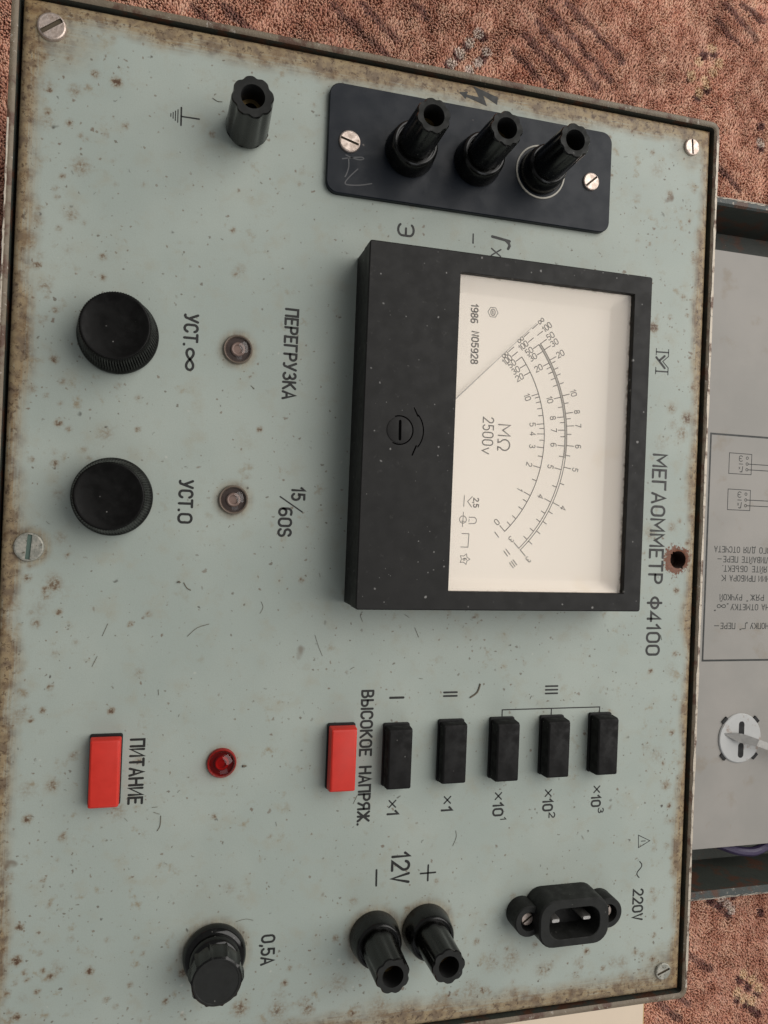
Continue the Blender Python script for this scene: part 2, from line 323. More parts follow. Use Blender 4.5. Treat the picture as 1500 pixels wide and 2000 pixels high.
class Mesh:
    """collects vertices (panel mm) and faces, then links them as ONE object"""
    def __init__(s): s.v = []; s.f = []; s.smooth = []; s.mi = []
    def add(s, verts, faces, smooth=False, mi=0):
        b = len(s.v); s.v.extend(verts)
        for f in faces: s.f.append(tuple(i + b for i in f)); s.smooth.append(smooth); s.mi.append(mi)
        return s
    def box(s, x0, x1, y0, y1, z0, z1):
        v = [(x, y, z) for z in (z0, z1) for y in (y0, y1) for x in (x0, x1)]
        return s.add(v, [(0, 2, 3, 1), (4, 5, 7, 6), (0, 1, 5, 4), (2, 6, 7, 3), (1, 3, 7, 5), (0, 4, 6, 2)])
    def loft(s, rings, cap0=True, cap1=True, smooth=True, mi=0, mi1=None):
        """rings: list of closed point loops with equal counts, bottom to top (counter-clockwise)"""
        n = len(rings[0]); v = [p for r in rings for p in r]; f = []
        for k in range(len(rings) - 1):
            for i in range(n):
                j = (i + 1) % n
                f.append((k * n + i, k * n + j, (k + 1) * n + j, (k + 1) * n + i))
        s.add(v, f, smooth, mi)
        b = len(s.v) - len(v)
        if cap0: s.f.append(tuple(b + i for i in range(n))[::-1]); s.smooth.append(False); s.mi.append(mi)
        if cap1: s.f.append(tuple(b + (len(rings) - 1) * n + i for i in range(n))); s.smooth.append(False); s.mi.append(mi if mi1 is None else mi1)
        return s
    def build(s, name, mat, org, parent=None, bevel=0.0, sharp=35.0, segs=2):
        me = bpy.data.meshes.new(name)
        me.from_pydata([((x - org[0]) * MM, (y - org[1]) * MM, (z - org[2]) * MM) for x, y, z in s.v], [], s.f)
        for k in ([mat] if isinstance(mat, str) else mat): me.materials.append(MAT[k])
        me.polygons.foreach_set('material_index', s.mi)
        me.polygons.foreach_set('use_smooth', s.smooth)
        me.update()
        if any(s.smooth): me.set_sharp_from_angle(angle=R(sharp))
        o = bpy.data.objects.new(name, me)
        if bevel:
            b = o.modifiers.new('soft_edge', 'BEVEL'); b.width = bevel * MM; b.segments = segs; b.limit_method = 'ANGLE'; b.angle_limit = R(40)
            b.harden_normals = False
        return link(o, org, parent)

def ring(cx, cy, z, r, n=48, flute=0, depth=0.0, ph=0.0):
    pts = []
    for i in range(n):
        a = 2 * math.pi * i / n
        rr = r - depth * (0.5 + 0.5 * math.cos(flute * (a + ph))) ** 2 if flute else r
        pts.append((cx + rr * math.cos(a), cy + rr * math.sin(a), z))
    return pts
def rrect(x0, x1, y0, y1, z, r, n=6):
    pts = []
    for cx, cy, a0 in ((x1 - r, y0 + r, -90), (x1 - r, y1 - r, 0), (x0 + r, y1 - r, 90), (x0 + r, y0 + r, 180)):
        for k in range(n + 1):
            a = R(a0 + 90 * k / n); pts.append((cx + r * math.cos(a), cy + r * math.sin(a), z))
    return pts
def copy_tree(o, org, parent):
    """copy a part with its sub-parts, to a new place (panel mm)"""
    c = o.copy(); link(c, org, parent)
    oo = ORG[o.name]
    for ch in list(o.children):
        k = ORG[ch.name]
        copy_tree(ch, tuple(a - b + d for a, b, d in zip(k, oo, org)), c)
    return c

# ------------------------------------------------------------------ stroke lettering
def arc(cx, cy, rx, ry, a0, a1, n=12):
    return [(cx + rx * math.cos(R(a0 + (a1 - a0) * i / n)), cy + ry * math.sin(R(a0 + (a1 - a0) * i / n))) for i in range(n + 1)]
_O = arc(.27, .73, .27, .27, 0, 180, 9) + arc(.27, .27, .27, .27, 180, 360, 9) + [(.54, .73)]
_Ol = arc(.33, .67, .33, .33, 0, 180, 10) + arc(.33, .33, .33, .33, 180, 360, 10) + [(.66, .67)]
_P = [(0, 0), (0, 1), (.26, 1)] + arc(.26, .74, .25, .26, 90, -90, 8) + [(0, .48)]
_B = [(0, 1), (.24, 1)] + arc(.24, .76, .22, .24, 90, -90, 8) + [(0, .52)]
_B2 = [(0, .52), (.26, .52)] + arc(.26, .26, .26, .26, 90, -90, 8) + [(0, 0)]
GLYPH = {
 '0': (.54, [_O]), 'О': (.54, [_O]), '1': (.26, [[(0, .74), (.2, 1), (.2, 0)]]),
 '2': (.52, [arc(.26, .74, .26, .26, 165, -35, 10) + [(0, 0), (.52, 0)]]),
 '3': (.52, [arc(.25, .76, .22, .24, 150, -90, 10) + arc(.25, .26, .27, .26, 90, -150, 10)]),
 '4': (.54, [[(.4, 0), (.4, 1), (0, .27), (.54, .27)]]),
 '5': (.52, [[(.47, 1), (.07, 1), (.04, .56)] + arc(.25, .31, .27, .31, 128, -150, 12)]),
 '6': (.52, [[(.44, .97), (.30, 1)] + arc(.27, .72, .27, .28, 90, 180, 5) + arc(.26, .29, .26, .29, 180, 540, 16)]),
 '7': (.5, [[(0, 1), (.5, 1), (.16, 0)]]),
 '8': (.52, [arc(.26, .76, .22, .24, -90, 270, 16), arc(.26, .26, .26, .26, 90, 450, 16)]),
 '9': (.52, [[(.08, .03), (.22, 0)] + arc(.25, .28, .27, .28, -90, 0, 5) + arc(.26, .71, .26, .29, 0, 360, 16)]),
 'А': (.56, [[(0, 0), (.28, 1), (.56, 0)], [(.09, .32), (.47, .32)]]), 'Б': (.52, [[(.46, 1), (0, 1), (0, 0)], _B2]),
 'В': (.52, [[(0, 0), (0, 1)], _B, _B2]), 'Г': (.46, [[(0, 0), (0, 1), (.46, 1)]]),
 'Д': (.62, [[(.06, 0), (.16, 1), (.5, 1), (.5, 0)], [(0, -.16), (0, 0), (.6, 0), (.6, -.16)]]),
 'Е': (.46, [[(.46, 1), (0, 1), (0, 0), (.46, 0)], [(0, .52), (.38, .52)]]),
 'Ж': (.80, [[(.4, 0), (.4, 1)], [(0, 1), (.4, .5), (.8, 1)], [(0, 0), (.4, .5), (.8, 0)]]),
 'З': (.52, [arc(.25, .76, .22, .24, 150, -90, 10) + arc(.25, .26, .27, .26, 90, -150, 10)]),
 'И': (.54, [[(0, 1), (0, 0), (.54, 1), (.54, 0)]]), 'Й': (.54, [[(0, 1), (0, 0), (.54, 1), (.54, 0)], arc(.27, 1.28, .15, .14, 200, 340, 6)]),
 'К': (.54, [[(0, 0), (0, 1)], [(.52, 1), (0, .44)], [(.16, .6), (.54, 0)]]),
 'Л': (.54, [[(0, 0), (.18, 1), (.54, 1), (.54, 0)]]), 'М': (.68, [[(0, 0), (0, 1), (.34, .36), (.68, 1), (.68, 0)]]),
 'Н': (.54, [[(0, 0), (0, 1)], [(.54, 0), (.54, 1)], [(0, .52), (.54, .52)]]),
 'П': (.54, [[(0, 0), (0, 1), (.54, 1), (.54, 0)]]), 'Р': (.52, [_P]),
 'С': (.52, [arc(.27, .73, .27, .27, 10, 180, 9) + arc(.27, .27, .27, .27, 180, 350, 9)]),
 'Т': (.54, [[(0, 1), (.54, 1)], [(.27, 1), (.27, 0)]]), 'У': (.54, [[(0, 1), (.27, .38)], [(.54, 1), (.22, .06), (.1, 0), (.02, .02)]]),
 'Ф': (.66, [arc(.33, .52, .33, .3, 0, 360, 22), [(.33, -.04), (.33, 1.06)]]),
 'Ч': (.5, [[(0, 1), (0, .62)] + arc(.2, .62, .2, .2, 180, 270, 5) + [(.5, .42)], [(.5, 1), (.5, 0)]]),
 'Ъ': (.62, [[(0, 1), (.14, 1), (.14, 0), (.38, 0)] + arc(.38, .25, .24, .25, -90, 90, 8) + [(.14, .5)]]),
 'Ы': (.70, [[(0, 1), (0, 0), (.24, 0)] + arc(.24, .26, .23, .26, -90, 90, 8) + [(0, .52)], [(.7, 0), (.7, 1)]]),
 'Э': (.52, [arc(.25, .73, .27, .27, 150, 0, 8) + arc(.25, .27, .27, .27, 0, -150, 8), [(.18, .5), (.52, .5)]]),
 'Я': (.52, [[(.52, 0), (.52, 1), (.26, 1)] + arc(.26, .75, .25, .25, 90, 270, 8) + [(.52, .5)], [(.24, .5), (0, 0)]]),
 'V': (.52, [[(0, 1), (.26, 0), (.52, 1)]]), 'v': (.40, [[(0, .62), (.2, 0), (.4, .62)]]),
 'S': (.50, [arc(.25, .75, .24, .25, 20, 260, 12) + arc(.25, .25, .25, .25, 80, -160, 12)]),
 'N': (.54, [[(0, 0), (.06, 1), (.48, 0), (.54, 1)]]), 'M': (.66, [[(0, 0), (0, 1), (.33, .36), (.66, 1), (.66, 0)]]),
 'Ω': (.66, [[(0, 0), (.2, 0)] + arc(.33, .58, .33, .42, 235, -55, 18) + [(.46, 0), (.66, 0)]]),
 '∞': (.95, [[(.475 + .46 * math.cos(t) / (1 + math.sin(t) ** 2), .36 + .78 * math.sin(t) * math.cos(t) / (1 + math.sin(t) ** 2)) for t in [2 * math.pi * i / 40 for i in range(41)]]]),
 'I': (.02, [[(.01, 0), (.01, 1)]]), '.': (.04, [[(.0, .0), (.04, .0)]]), ',': (.06, [[(.05, .03), (.0, -.16)]]),
 '-': (.42, [[(0, .48), (.42, .48)]]), '„': (.2, [[(.02, .02), (0, -.12)], [(.16, .02), (.14, -.12)]]), '"': (.2, [[(.02, 1.05), (.04, 1.2)], [(.16, 1.05), (.18, 1.2)]]),
 'r': (.42, [[(.0, 0), (.10, .96)], [(.08, .74), (.2, .93), (.30, .97), (.42, .9)]]), 'x': (.7, [[(0, 0), (.7, 1)], [(0, 1), (.7, 0)]]),
}
def ribbon(m, pts, w, z):
    """flat stroke with round ends along pts (panel mm)"""
    P = [np.array(p, float) for p in pts]
    Q = [P[0]]
    for p in P[1:]:
        if np.linalg.norm(p - Q[-1]) > 1e-4: Q.append(p)
    closed = len(Q) > 3 and np.linalg.norm(Q[0] - Q[-1]) < 1e-3
    h = w / 2
    if len(Q) == 1: Q.append(Q[0] + np.array([1e-3, 0]))
    L, Rr = [], []
    n = len(Q)
    for i in range(n):
        if closed:
            a = Q[(i - 1) % (n - 1)] if i not in (0, n - 1) else Q[n - 2]; b = Q[(i + 1) % (n - 1)] if i not in (0, n - 1) else Q[1]
        else:
            a = Q[max(0, i - 1)]; b = Q[min(n - 1, i + 1)]
        d0 = Q[i] - a; d1 = b - Q[i]
        d0 = d0 / np.linalg.norm(d0) if np.linalg.norm(d0) > 1e-9 else d1 / np.linalg.norm(d1)
        d1 = d1 / np.linalg.norm(d1) if np.linalg.norm(d1) > 1e-9 else d0
        t = d0 + d1; nt = np.linalg.norm(t)
        t = t / nt if nt > 1e-6 else d0
        k = 1.0 / max(0.5, float(np.dot(t, d0)))
        nn = np.array([-t[1], t[0]]) * h * k
        L.append(Q[i] + nn); Rr.append(Q[i] - nn)
    v = [(p[0], p[1], z) for p in L] + [(p[0], p[1], z) for p in Rr]
    f = [(i, n + i, n + i + 1, i + 1) for i in range(n - 1)]
    m.add(v, f)
    if not closed:
        for end, ref in ((Q[0], Q[1]), (Q[-1], Q[-2])):
            d = end - ref; d /= np.linalg.norm(d); a0 = math.atan2(d[1], d[0])
            cap = [(end[0] + h * math.cos(a0 + R(t)), end[1] + h * math.sin(a0 + R(t)), z) for t in (-90, -54, -18, 18, 54, 90)]
            m.add(cap, [tuple(range(6))])

def text_len(s, gap):
    return sum((GLYPH[c][0] if c != ' ' else .45) for c in s) + gap * (len(s) - 1)
def write(m, s, at, cap, length=None, ang=-90.0, w=0.12, z=0.05, gap=0.24, slant=0.0, anchor=0.0):
    """stroke text: at = baseline start (panel mm), ang = reading direction in degrees"""
    L0 = text_len(s, gap) * cap
    kx = (length / L0) if length else 1.0
    d = np.array([math.cos(R(ang)), math.sin(R(ang))]); u = np.array([-d[1], d[0]])
    x = -anchor * L0 * kx; k = 0
    for c in s:
        if c != ' ':
            for st in GLYPH[c][1]:
                pts = [np.array(at) + d * (x + (p[0] + slant * p[1]) * cap * kx) + u * p[1] * cap for p in st]
                ribbon(m, pts, w * cap, z + 0.004 * (k % 3)); k += 1
        x += ((GLYPH[c][0] if c != ' ' else .45) + gap) * cap * kx

# ================================================================== SETTING
def seg_dist(px, py, x0, y0, x1, y1):
    dx, dy = x1 - x0, y1 - y0
    t = np.clip(((px - x0) * dx + (py - y0) * dy) / (dx * dx + dy * dy), 0, 1)
    return np.hypot(px - x0 - t * dx, py - y0 - t * dy)
def value_noise(x, y, cell, seed):
    r = np.random.default_rng(seed).random((256, 256))
    u, v = x / cell, y / cell
    i, j = np.floor(u).astype(int), np.floor(v).astype(int)
    a, b = u - i, v - j
    a, b = a * a * (3 - 2 * a), b * b * (3 - 2 * b)
    g = lambda p, q: r[p % 256, q % 256]
    return (g(i, j) * (1 - a) + g(i + 1, j) * a) * (1 - b) + (g(i, j + 1) * (1 - a) + g(i + 1, j + 1) * a) * b

def pile_colour(x, y):
    """woven pattern of the carpet: terracotta ground, dark slanted lines, small pale ornaments"""
    base = np.array([0.62, 0.325, 0.225]); light = np.array([0.74, 0.455, 0.325]); deep = np.array([0.49, 0.215, 0.14]); dark = np.array([0.15, 0.055, 0.05])
    n = 0.55 * value_noise(x, y, 3.2, 1) + 0.45 * value_noise(x, y, 7.5, 2)
    n2 = value_noise(x, y, 28.0, 3)
    c = base + (light - base) * np.clip((n - 0.5) * 2.4, 0, 1)[:, None] + (deep - base) * np.clip((0.5 - n) * 2.6, 0, 1)[:, None]
    c *= (0.86 + 0.28 * n2)[:, None]
    wob = (value_noise(x, y, 5.0, 4) - 0.5) * 1.6
    line = np.full(len(x), 99.0)
    for l in PILE_LINES: line = np.minimum(line, seg_dist(x + wob, y + wob, *l))
    f = np.clip((2.3 - line) / 0.7, 0, 1) * (0.7 + 0.3 * value_noise(x, y, 6.0, 5)) * 0.8
    c = c * (1 - f[:, None]) + dark * f[:, None]
    for pts, col, rad in ((PILE_DARK, (0.10, 0.03, 0.03), 3.0), (PILE_GREY, (0.70, 0.58, 0.50), 3.2), (PILE_YELLOW, (0.74, 0.51, 0.32), 3.4)):
        d = np.full(len(x), 99.0)
        for p in pts: d = np.minimum(d, np.hypot(x - p[0] + wob * .6, y - p[1] - wob * .6))
        f = np.clip((rad - d) / 0.9, 0, 1)[:, None] * 0.9
        c = c * (1 - f) + np.array(col) * f
    return c

def build_carpet():
    m = Mesh(); m.box(-700, 900, -800, 800, -104, -98.6)
    carpet = m.build('carpet', 'carpet_backing', (75, -13, -98.6)); tag(carpet, 'terracotta patterned pile carpet under the instrument', kind='structure')
    # pile: short leaning tufts where the carpet can be seen
    regions = [(-125, 350, 150, 330), (-125, -40, -320, 160), (-60, 350, -330, -165), (200, 350, -320, 330)]
    keep_out = [(-52, 203, -186, 161), (218, 480, -182, 160), (95, 250, -330, -192)]
    xs, ys = [], []
    X, Y = np.meshgrid(np.arange(-125, 350, 0.9), np.arange(-330, 330, 0.9))
    x = X.ravel() + rng.uniform(-.5, .5, X.size); y = Y.ravel() + rng.uniform(-.5, .5, X.size)
    ok = np.zeros(len(x), bool)
    for a, b, c_, d in regions: ok |= (x > a) & (x < b) & (y > c_) & (y < d)
    for a, b, c_, d in keep_out: ok &= ~((x > a) & (x < b) & (y > c_) & (y < d))
    x, y = x[ok], y[ok]; n = len(x)
    col = pile_colour(x, y) * rng.uniform(0.9, 1.1, (n, 1)) * rng.uniform(0.97, 1.03, (n, 3))
    h = rng.uniform(2.0, 2.45, n); r = rng.uniform(0.55, 0.85, n)
    ph = rng.uniform(0, 2 * math.pi, n)
    lean = rng.normal(0, 0.4, (n, 2)) + np.stack([0.5 * (value_noise(x, y, 6, 8) - .5), 1.5 * (value_noise(x, y, 6, 9) - .5)], 1) * 2
    V = np.zeros((n, 7, 3))
    for k in range(3):
        a = ph + 2 * math.pi * k / 3
        V[:, k] = np.stack([x + r * np.cos(a), y + r * np.sin(a), np.full(n, -98.7)], 1)
        V[:, 3 + k] = np.stack([x + .85 * r * np.cos(a + .5) + lean[:, 0] * .5, y + .85 * r * np.sin(a + .5) + lean[:, 1] * .5, -98.7 + h * .7], 1)
    V[:, 6] = np.stack([x + lean[:, 0], y + lean[:, 1], -98.7 + h], 1)
    tri = [(0, 1, 4), (0, 4, 3), (1, 2, 5), (1, 5, 4), (2, 0, 3), (2, 3, 5), (3, 4, 6), (4, 5, 6), (5, 3, 6)]
    F = (np.arange(n)[:, None, None] * 7 + np.array(tri)[None]).reshape(-1, 3)
    org = (75, -13, -98.6)
    me = bpy.data.meshes.new('pile')
    P = ((V.reshape(-1, 3) - np.array(org)) * MM).astype(np.float32)
    me.vertices.add(len(P)); me.vertices.foreach_set('co', P.ravel())
    me.loops.add(F.size); me.loops.foreach_set('vertex_index', F.ravel().astype(np.int32))
    me.polygons.add(len(F)); me.polygons.foreach_set('loop_start', np.arange(0, F.size, 3, dtype=np.int32))
    me.update(calc_edges=True)
    at = me.attributes.new('tuft', 'FLOAT_COLOR', 'POINT')
    C4 = np.ones((n, 7, 4), np.float32); C4[:, :, :3] = col[:, None, :]
    at.data.foreach_set('color', C4.ravel())
    me.materials.append(MAT['carpet_pile'])
    o = bpy.data.objects.new('pile', me); link(o, org, carpet); tag(o, kind='stuff')
build_carpet()

# ================================================================== THE INSTRUMENT
PX0, PX1, PY0, PY1 = -53.8, 204.8, -188.1, 162.2        # front panel
meg = empty('megohmmeter', ((PX0 + PX1) / 2, (PY0 + PY1) / 2, -97.9))
tag(meg, 'worn grey-green megohmmeter with analog meter, knobs and push buttons, face up on the carpet', 'megohmmeter')

def frame_loop(o, z, r): return rrect(PX0 - o, PX1 + o, PY0 - o, PY1 + o, z, r)
def build_case():
    org = (75.5, -13, -50)
    m = Mesh()      # sheet-metal tray: outside wall, lip, inside wall, floor
    m.loft([frame_loop(2.6, -97.9, 3.2), frame_loop(3.4, -96.5, 3.8), frame_loop(3.4, 0.3, 3.8)], cap0=True, cap1=False)
    m.add(frame_loop(1.2, -30, 2.2), [tuple(range(28))])
    # inner wall, facing inwards
    a, b = frame_loop(1.2, -30, 2.2), frame_loop(1.2, 0.3, 1.6)
    n = len(a); m.add(a + b, [(i, n + i, n + (i + 1) % n, (i + 1) % n) for i in range(n)], True)
    case = m.build('case', 'case_paint', org, meg)
    lip = Mesh()
    prof = [(3.4, 0.3), (3.25, 0.75), (2.6, 0.95), (1.7, 0.75), (1.2, 0.3)]
    rings = [frame_loop(o, z, 3.6 - (3.4 - o) * 0.9) for o, z in prof]
    lip.loft(rings, cap0=False, cap1=False)
    lip.build('rim', 'case_rim', (75.5, -13, 0.5), case)
    # bare, scuffed metal along the lid side and the far left of the lip
    for (x, w, y0, y1) in ((PX1 + 2.85, .9, PY0 + 1, PY1 - 2), (PX0 - 2.75, .55, -60, 122)):
        e = Mesh(); k = 90; pts0 = []; pts1 = []
        for i in range(k + 1):
            y = y0 + (y1 - y0) * i / k; j = w * (0.45 + 0.55 * random.random())
            pts0.append((x - j, y, 1.02)); pts1.append((x + j * .6, y, 0.92))
        e.add(pts0 + pts1, [(i, k + 1 + i, k + 2 + i, i + 1) for i in range(k)])
        e.build('worn_lip', 'worn_edge', (x, -13, 1), case)
    return case
build_case()

def build_panel():
    hx, hy, hr = 197.0, -13.4, 3.5                      # rusted empty screw hole
    gx = np.concatenate([PX0 + np.array([0, .35, .8, 1.4, 2.1]), np.arange(PX0 + 3, PX1 - 2.9, 1.0), PX1 - np.array([2.1, 1.4, .8, .35, 0])])
    gy = np.concatenate([PY0 + np.array([0, .35, .8, 1.4, 2.1]), np.arange(PY0 + 3, PY1 - 2.9, 1.0), PY1 - np.array([2.1, 1.4, .8, .35, 0])])
    X, Y = np.meshgrid(gx, gy); nx, ny = len(gx), len(gy)
    dxe = np.minimum(X - PX0, PX1 - X); dye = np.minimum(Y - PY0, PY1 - Y); d = np.minimum(dxe, dye)
    Z = np.where(d < 2.1, -0.26 * (2.1 - d) ** 2, 0.0) + 0.05 * np.where(d > 2.1, np.clip((4.2 - d) / 2.1, 0, 1) * np.clip((d - 2.1) / .8, 0, 1), 0)
    rh = np.hypot(X - hx, Y - hy)
    inside = rh < hr - 0.35
    near = (~inside) & (rh < hr + 0.75)
    ux, uy = (X - hx) / np.maximum(rh, 1e-6), (Y - hy) / np.maximum(rh, 1e-6)
    X = np.where(near, hx + ux * hr, X); Y = np.where(near, hy + uy * hr, Y)
    Z = Z - np.where(near, 0.25, 0) + np.where((rh > hr + .75) & (rh < hr + 2), 0.1, 0)
    V = np.stack([X, Y, Z], -1).reshape(-1, 3)
    idx = np.arange(nx * ny).reshape(ny, nx)
    q = np.stack([idx[:-1, :-1], idx[:-1, 1:], idx[1:, 1:], idx[1:, :-1]], -1).reshape(-1, 4)
    q = q[~inside.ravel()[q].any(1)]
    # turned-down edge
    edge = np.concatenate([idx[0, :], idx[1:, -1], idx[-1, -2::-1], idx[-2:0:-1, 0]])
    low = V[edge].copy(); low[:, 2] = -9
    b = len(V); V = np.concatenate([V, low]); k = len(edge); i = np.arange(k); j = (i + 1) % k
    q = np.concatenate([q, np.stack([b + i, b + j, edge[j], edge[i]], -1)])
    org = ((PX0 + PX1) / 2, (PY0 + PY1) / 2, 0)
    me = bpy.data.meshes.new('front_panel')
    P = ((V - np.array(org)) * MM).astype(np.float32)
    me.vertices.add(len(P)); me.vertices.foreach_set('co', P.ravel())
    me.loops.add(q.size); me.loops.foreach_set('vertex_index', q.ravel().astype(np.int32))
    me.polygons.add(len(q)); me.polygons.foreach_set('loop_start', np.arange(0, q.size, 4, dtype=np.int32))
    me.polygons.foreach_set('use_smooth', np.ones(len(q), bool))
    me.update(calc_edges=True)
    x, y = V[:, 0], V[:, 1]
    wv = lambda s, c: value_noise(x + 500, y + 500, c, s) - 0.5
    left, right, bot, top = x - PX0, PX1 - x, y - PY0, PY1 - y
    def band(dist, w): return np.clip(1 - (dist + 3.5 * wv(11, 14) + 1.5 * wv(12, 4)) / w, 0, 1) ** 1.1
    gh = np.maximum(1.75 * band(top, 9.0 + 4 * wv(13, 60)), 1.5 * band(bot, 11.0))
    gv = np.maximum(1.6 * band(left, 8.0), 1.6 * band(right, 6.0))
    # grime that gathers in the corners and round the fittings
    for cx, cy, rr, a in ((-45, 153, 17, .75), (196, 154, 11, .7), (197, -180, 13, .7), (-46, -186, 22, .7), (75, -190, 18, .5)):
        gh = np.maximum(gh, a * np.clip(1 - np.hypot(x - cx, y - cy) / rr, 0, 1))
    for cx, cy, r0, w, a in ((18.3, 55, 5.0, 2.6, .5), (18.8, 3.2, 5.0, 2.6, .5), (75.4, -152.9, 9.2, 3, .55), (95.2, -152.2, 9.2, 3, .55),
                             (18.6, -153, 10.6, 3, .45), (-45.4, -14.8, 5, 2.5, .7), (18.4, -87.4, 5, 2, .35)):
        gv = np.maximum(gv, a * np.clip(1 - np.abs(np.hypot(x - cx, y - cy) - r0) / w, 0, 1))
    rust = np.zeros(len(x))
    spots = list(RUST); rg = np.random.default_rng(7)
    for k in range(330):                                # blotches gather along the edges, most of all at the left and the bottom
        side = rg.choice(4, p=[.40, .32, .18, .10]); dd = rg.exponential((13, 16, 8, 7)[side])
        px_ = (PX0 + dd, rg.uniform(PX0, PX1), PX1 - dd, rg.uniform(PX0, PX1))[side]; py_ = (rg.uniform(PY0, PY1), PY0 + dd, rg.uniform(PY0, PY1), PY1 - dd)[side]
        spots.append((px_, py_, rg.uniform(.7, 1.3) if k % 4 else rg.uniform(1.5, 3.2), rg.uniform(.3, .85) if k % 4 else rg.uniform(.25, .5)))
    for rx, ry, rr, a in spots:
        dd = np.hypot(x - rx, y - ry) / max(rr, 0.9)
        rust = np.maximum(rust, a * np.exp(-dd ** 2 * 0.75))
    dd = np.hypot(x - hx + 0.8, y - hy) + 2.2 * wv(21, 3.0)
    ringa = np.clip(1 - (dd - hr) / 5.2, 0, 1)
    dirty = 0.08 + 0.42 * np.clip(-(y + 120) / 60, 0, 1) + 0.28 * np.clip(1 - left / 40, 0, 1) + 0.2 * np.clip(1 - right / 22, 0, 1) + 0.5 * wv(31, 45)
    dirty += 0.45 * np.exp(-(((x - 65) / 26) ** 2 + ((y - 153) / 6) ** 2)) + 0.4 * np.exp(-(((x + 2) / 20) ** 2 + ((y - 90) / 9) ** 2))
    for name, val in (('grime_h', gh), ('grime_v', gv), ('rust', rust), ('ring', ringa), ('dirty', dirty)):
        at = me.attributes.new(name, 'FLOAT', 'POINT'); at.data.foreach_set('value', val.astype(np.float32))
    me.materials.append(MAT['panel_paint'])
    me.set_sharp_from_angle(angle=R(50))
    o = bpy.data.objects.new('front_panel', me); link(o, org, meg)
    h = Mesh(); h.loft([ring(hx, hy, -6, 2.6, 32), ring(hx, hy, -0.15, 3.55, 32)], cap0=True, cap1=False)
    h.f = [f[::-1] for f in h.f]
    h.build('screw_hole', 'hole_rust', (hx, hy, -3), o)
    return o
panel = build_panel()

# ------------------------------------------------------------------ lettering on the panel
def inscription(parts, org, name='inscription', mat='panel_ink', parent=None, z=0.05):
    m = Mesh()
    for p in parts:
        if isinstance(p[0], str): write(m, *p[:-1], **p[-1], z=z)
        else: ribbon(m, p[0], p[1], z)
    return m.build(name, mat, (*org, z), parent or panel)
W = 0.2
def T(s, x, y, cap, length, **k): return (s, (x, y), cap, length, dict(dict(w=W), **k))
inscription([T('ПЕРЕГРУЗКА', 34.35, 70.8, 4.25, 31.3)], (36, 55))
inscription([T('УСТ.', .3, 65.3, 4.25, 10.2), T('∞', .9, 53.9, 4.2, 7.4)], (2, 56))
inscription([T('УСТ.', .8, 8.9, 4.25, 10.0), T('0', .8, -2.4, 4.25, 2.8)], (2, 2))
inscription([T('15', 39.1, 8.3, 4.3, 4.2), ([(42.9, -.1), (34.9, 5.0)], .5), T('60S', 34.8, .9, 4.3, 9.6)], (38, 0))
inscription([T('МЕГАОММЕТР', 183.7, 28.5, 5.9, 51.5, w=.165)], (186, 3))
inscription([T('Ф4100', 183.8, -28.8, 5.7, 22.9, w=.17)], (186, -40))
inscription([T('ВЫСОКОЕ', 67.35, -63.8, 4.1, 23.3)], (69, -75))
inscription([T('НАПРЯЖ.', 67.5, -91.3, 4.1, 20.7)], (69, -101))
inscription([([(77.9, -66.5), (82.9, -66.5)], .85)], (80, -66.5), 'range_numeral')
inscription([([(98.6, y), (103.7, y)], .72) for y in (-65.0, -66.35)], (101, -65.7), 'range_numeral')
inscription([([(140.1, y), (145.1, y)], .68) for y in (-63.5, -64.9, -66.3)], (142.6, -65), 'range_numeral')
inscription([([(122.3, -75.0), (122.3, -72.1), (163.75, -72.1), (163.75, -75.0)], .45), ([(142.85, -72.4), (142.85, -75.0)], .45)], (143, -73), 'bracket_line')
def times(x, y, s=1.25): return [([(x - s, y - s), (x + s, y + s)], .5), ([(x - s, y + s), (x + s, y - s)], .5)]
inscription(times(80.3, -105.3) + [T('1', 78.6, -107.9, 4.0, 1.4)], (80, -107))
inscription(times(101.6, -105.1) + [T('1', 99.5, -107.8, 4.0, 1.4)], (101, -107))
inscription(times(122.1, -104.8) + [T('10', 120.2, -107.5, 3.9, 4.6), T('1', 123.4, -113.1, 2.1, .8)], (122, -109))
inscription(times(142.9, -104.8) + [T('10', 140.9, -107.3, 3.9, 4.2), T('2', 143.6, -112.5, 2.4, 1.8)], (143, -109))
inscription(times(163.9, -104.5) + [T('10', 161.8, -107.0, 3.8, 4.1), T('3', 164.9, -111.9, 2.2, 1.9)], (164, -109))
inscription([T('ПИТАНИЕ', -11.6, -78.4, 4.25, 21.4, w=.19)], (-9.5, -89))
inscription([T('0,5А', 34.8, -148.8, 4.3, 10.0, w=.18)], (37, -154))
inscription([T('12V', 81.2, -123.5, 6.4, 10.8, w=.155)], (84, -129))
inscription([([(92.2, -131.7), (98.0, -131.7)], .65), ([(95.1, -128.8), (95.1, -134.5)], .65)], (95, -131.7), 'plus_mark')
inscription([([(75.3, -129.0), (75.4, -134.7)], .7)], (75.3, -132), 'minus_mark')
inscription([([(183.4, -123.9), (183.6, -128.9), (188.7, -126.5), (183.4, -123.9)], .28), ([(184.8, -126.4), (186.6, -126.4)], .3)], (185, -126), 'warning_triangle')
inscription([([(184.4 + 1.05 * math.sin(2 * math.pi * t / 14), -134.5 - 6.4 * t / 14) for t in range(15)], .42)], (184.4, -137.5), 'mains_mark')
inscription([T('220V', 182.1, -145.7, 4.35, 12.1, w=.17)], (184, -151))
inscription([T('Э', 73.9, 106.3, 5.9, 4.1, w=.14)], (77, 104))
inscription([([(103.05, 106.3), (103.1, 102.9)], .55)], (103, 104.6), 'minus_mark')
inscription([T('r', 110.7, 106.4, 7.4, 3.8, w=.14), T('x', 110.6, 101.9, 3.8, 2.6, w=.14)], (113, 103))
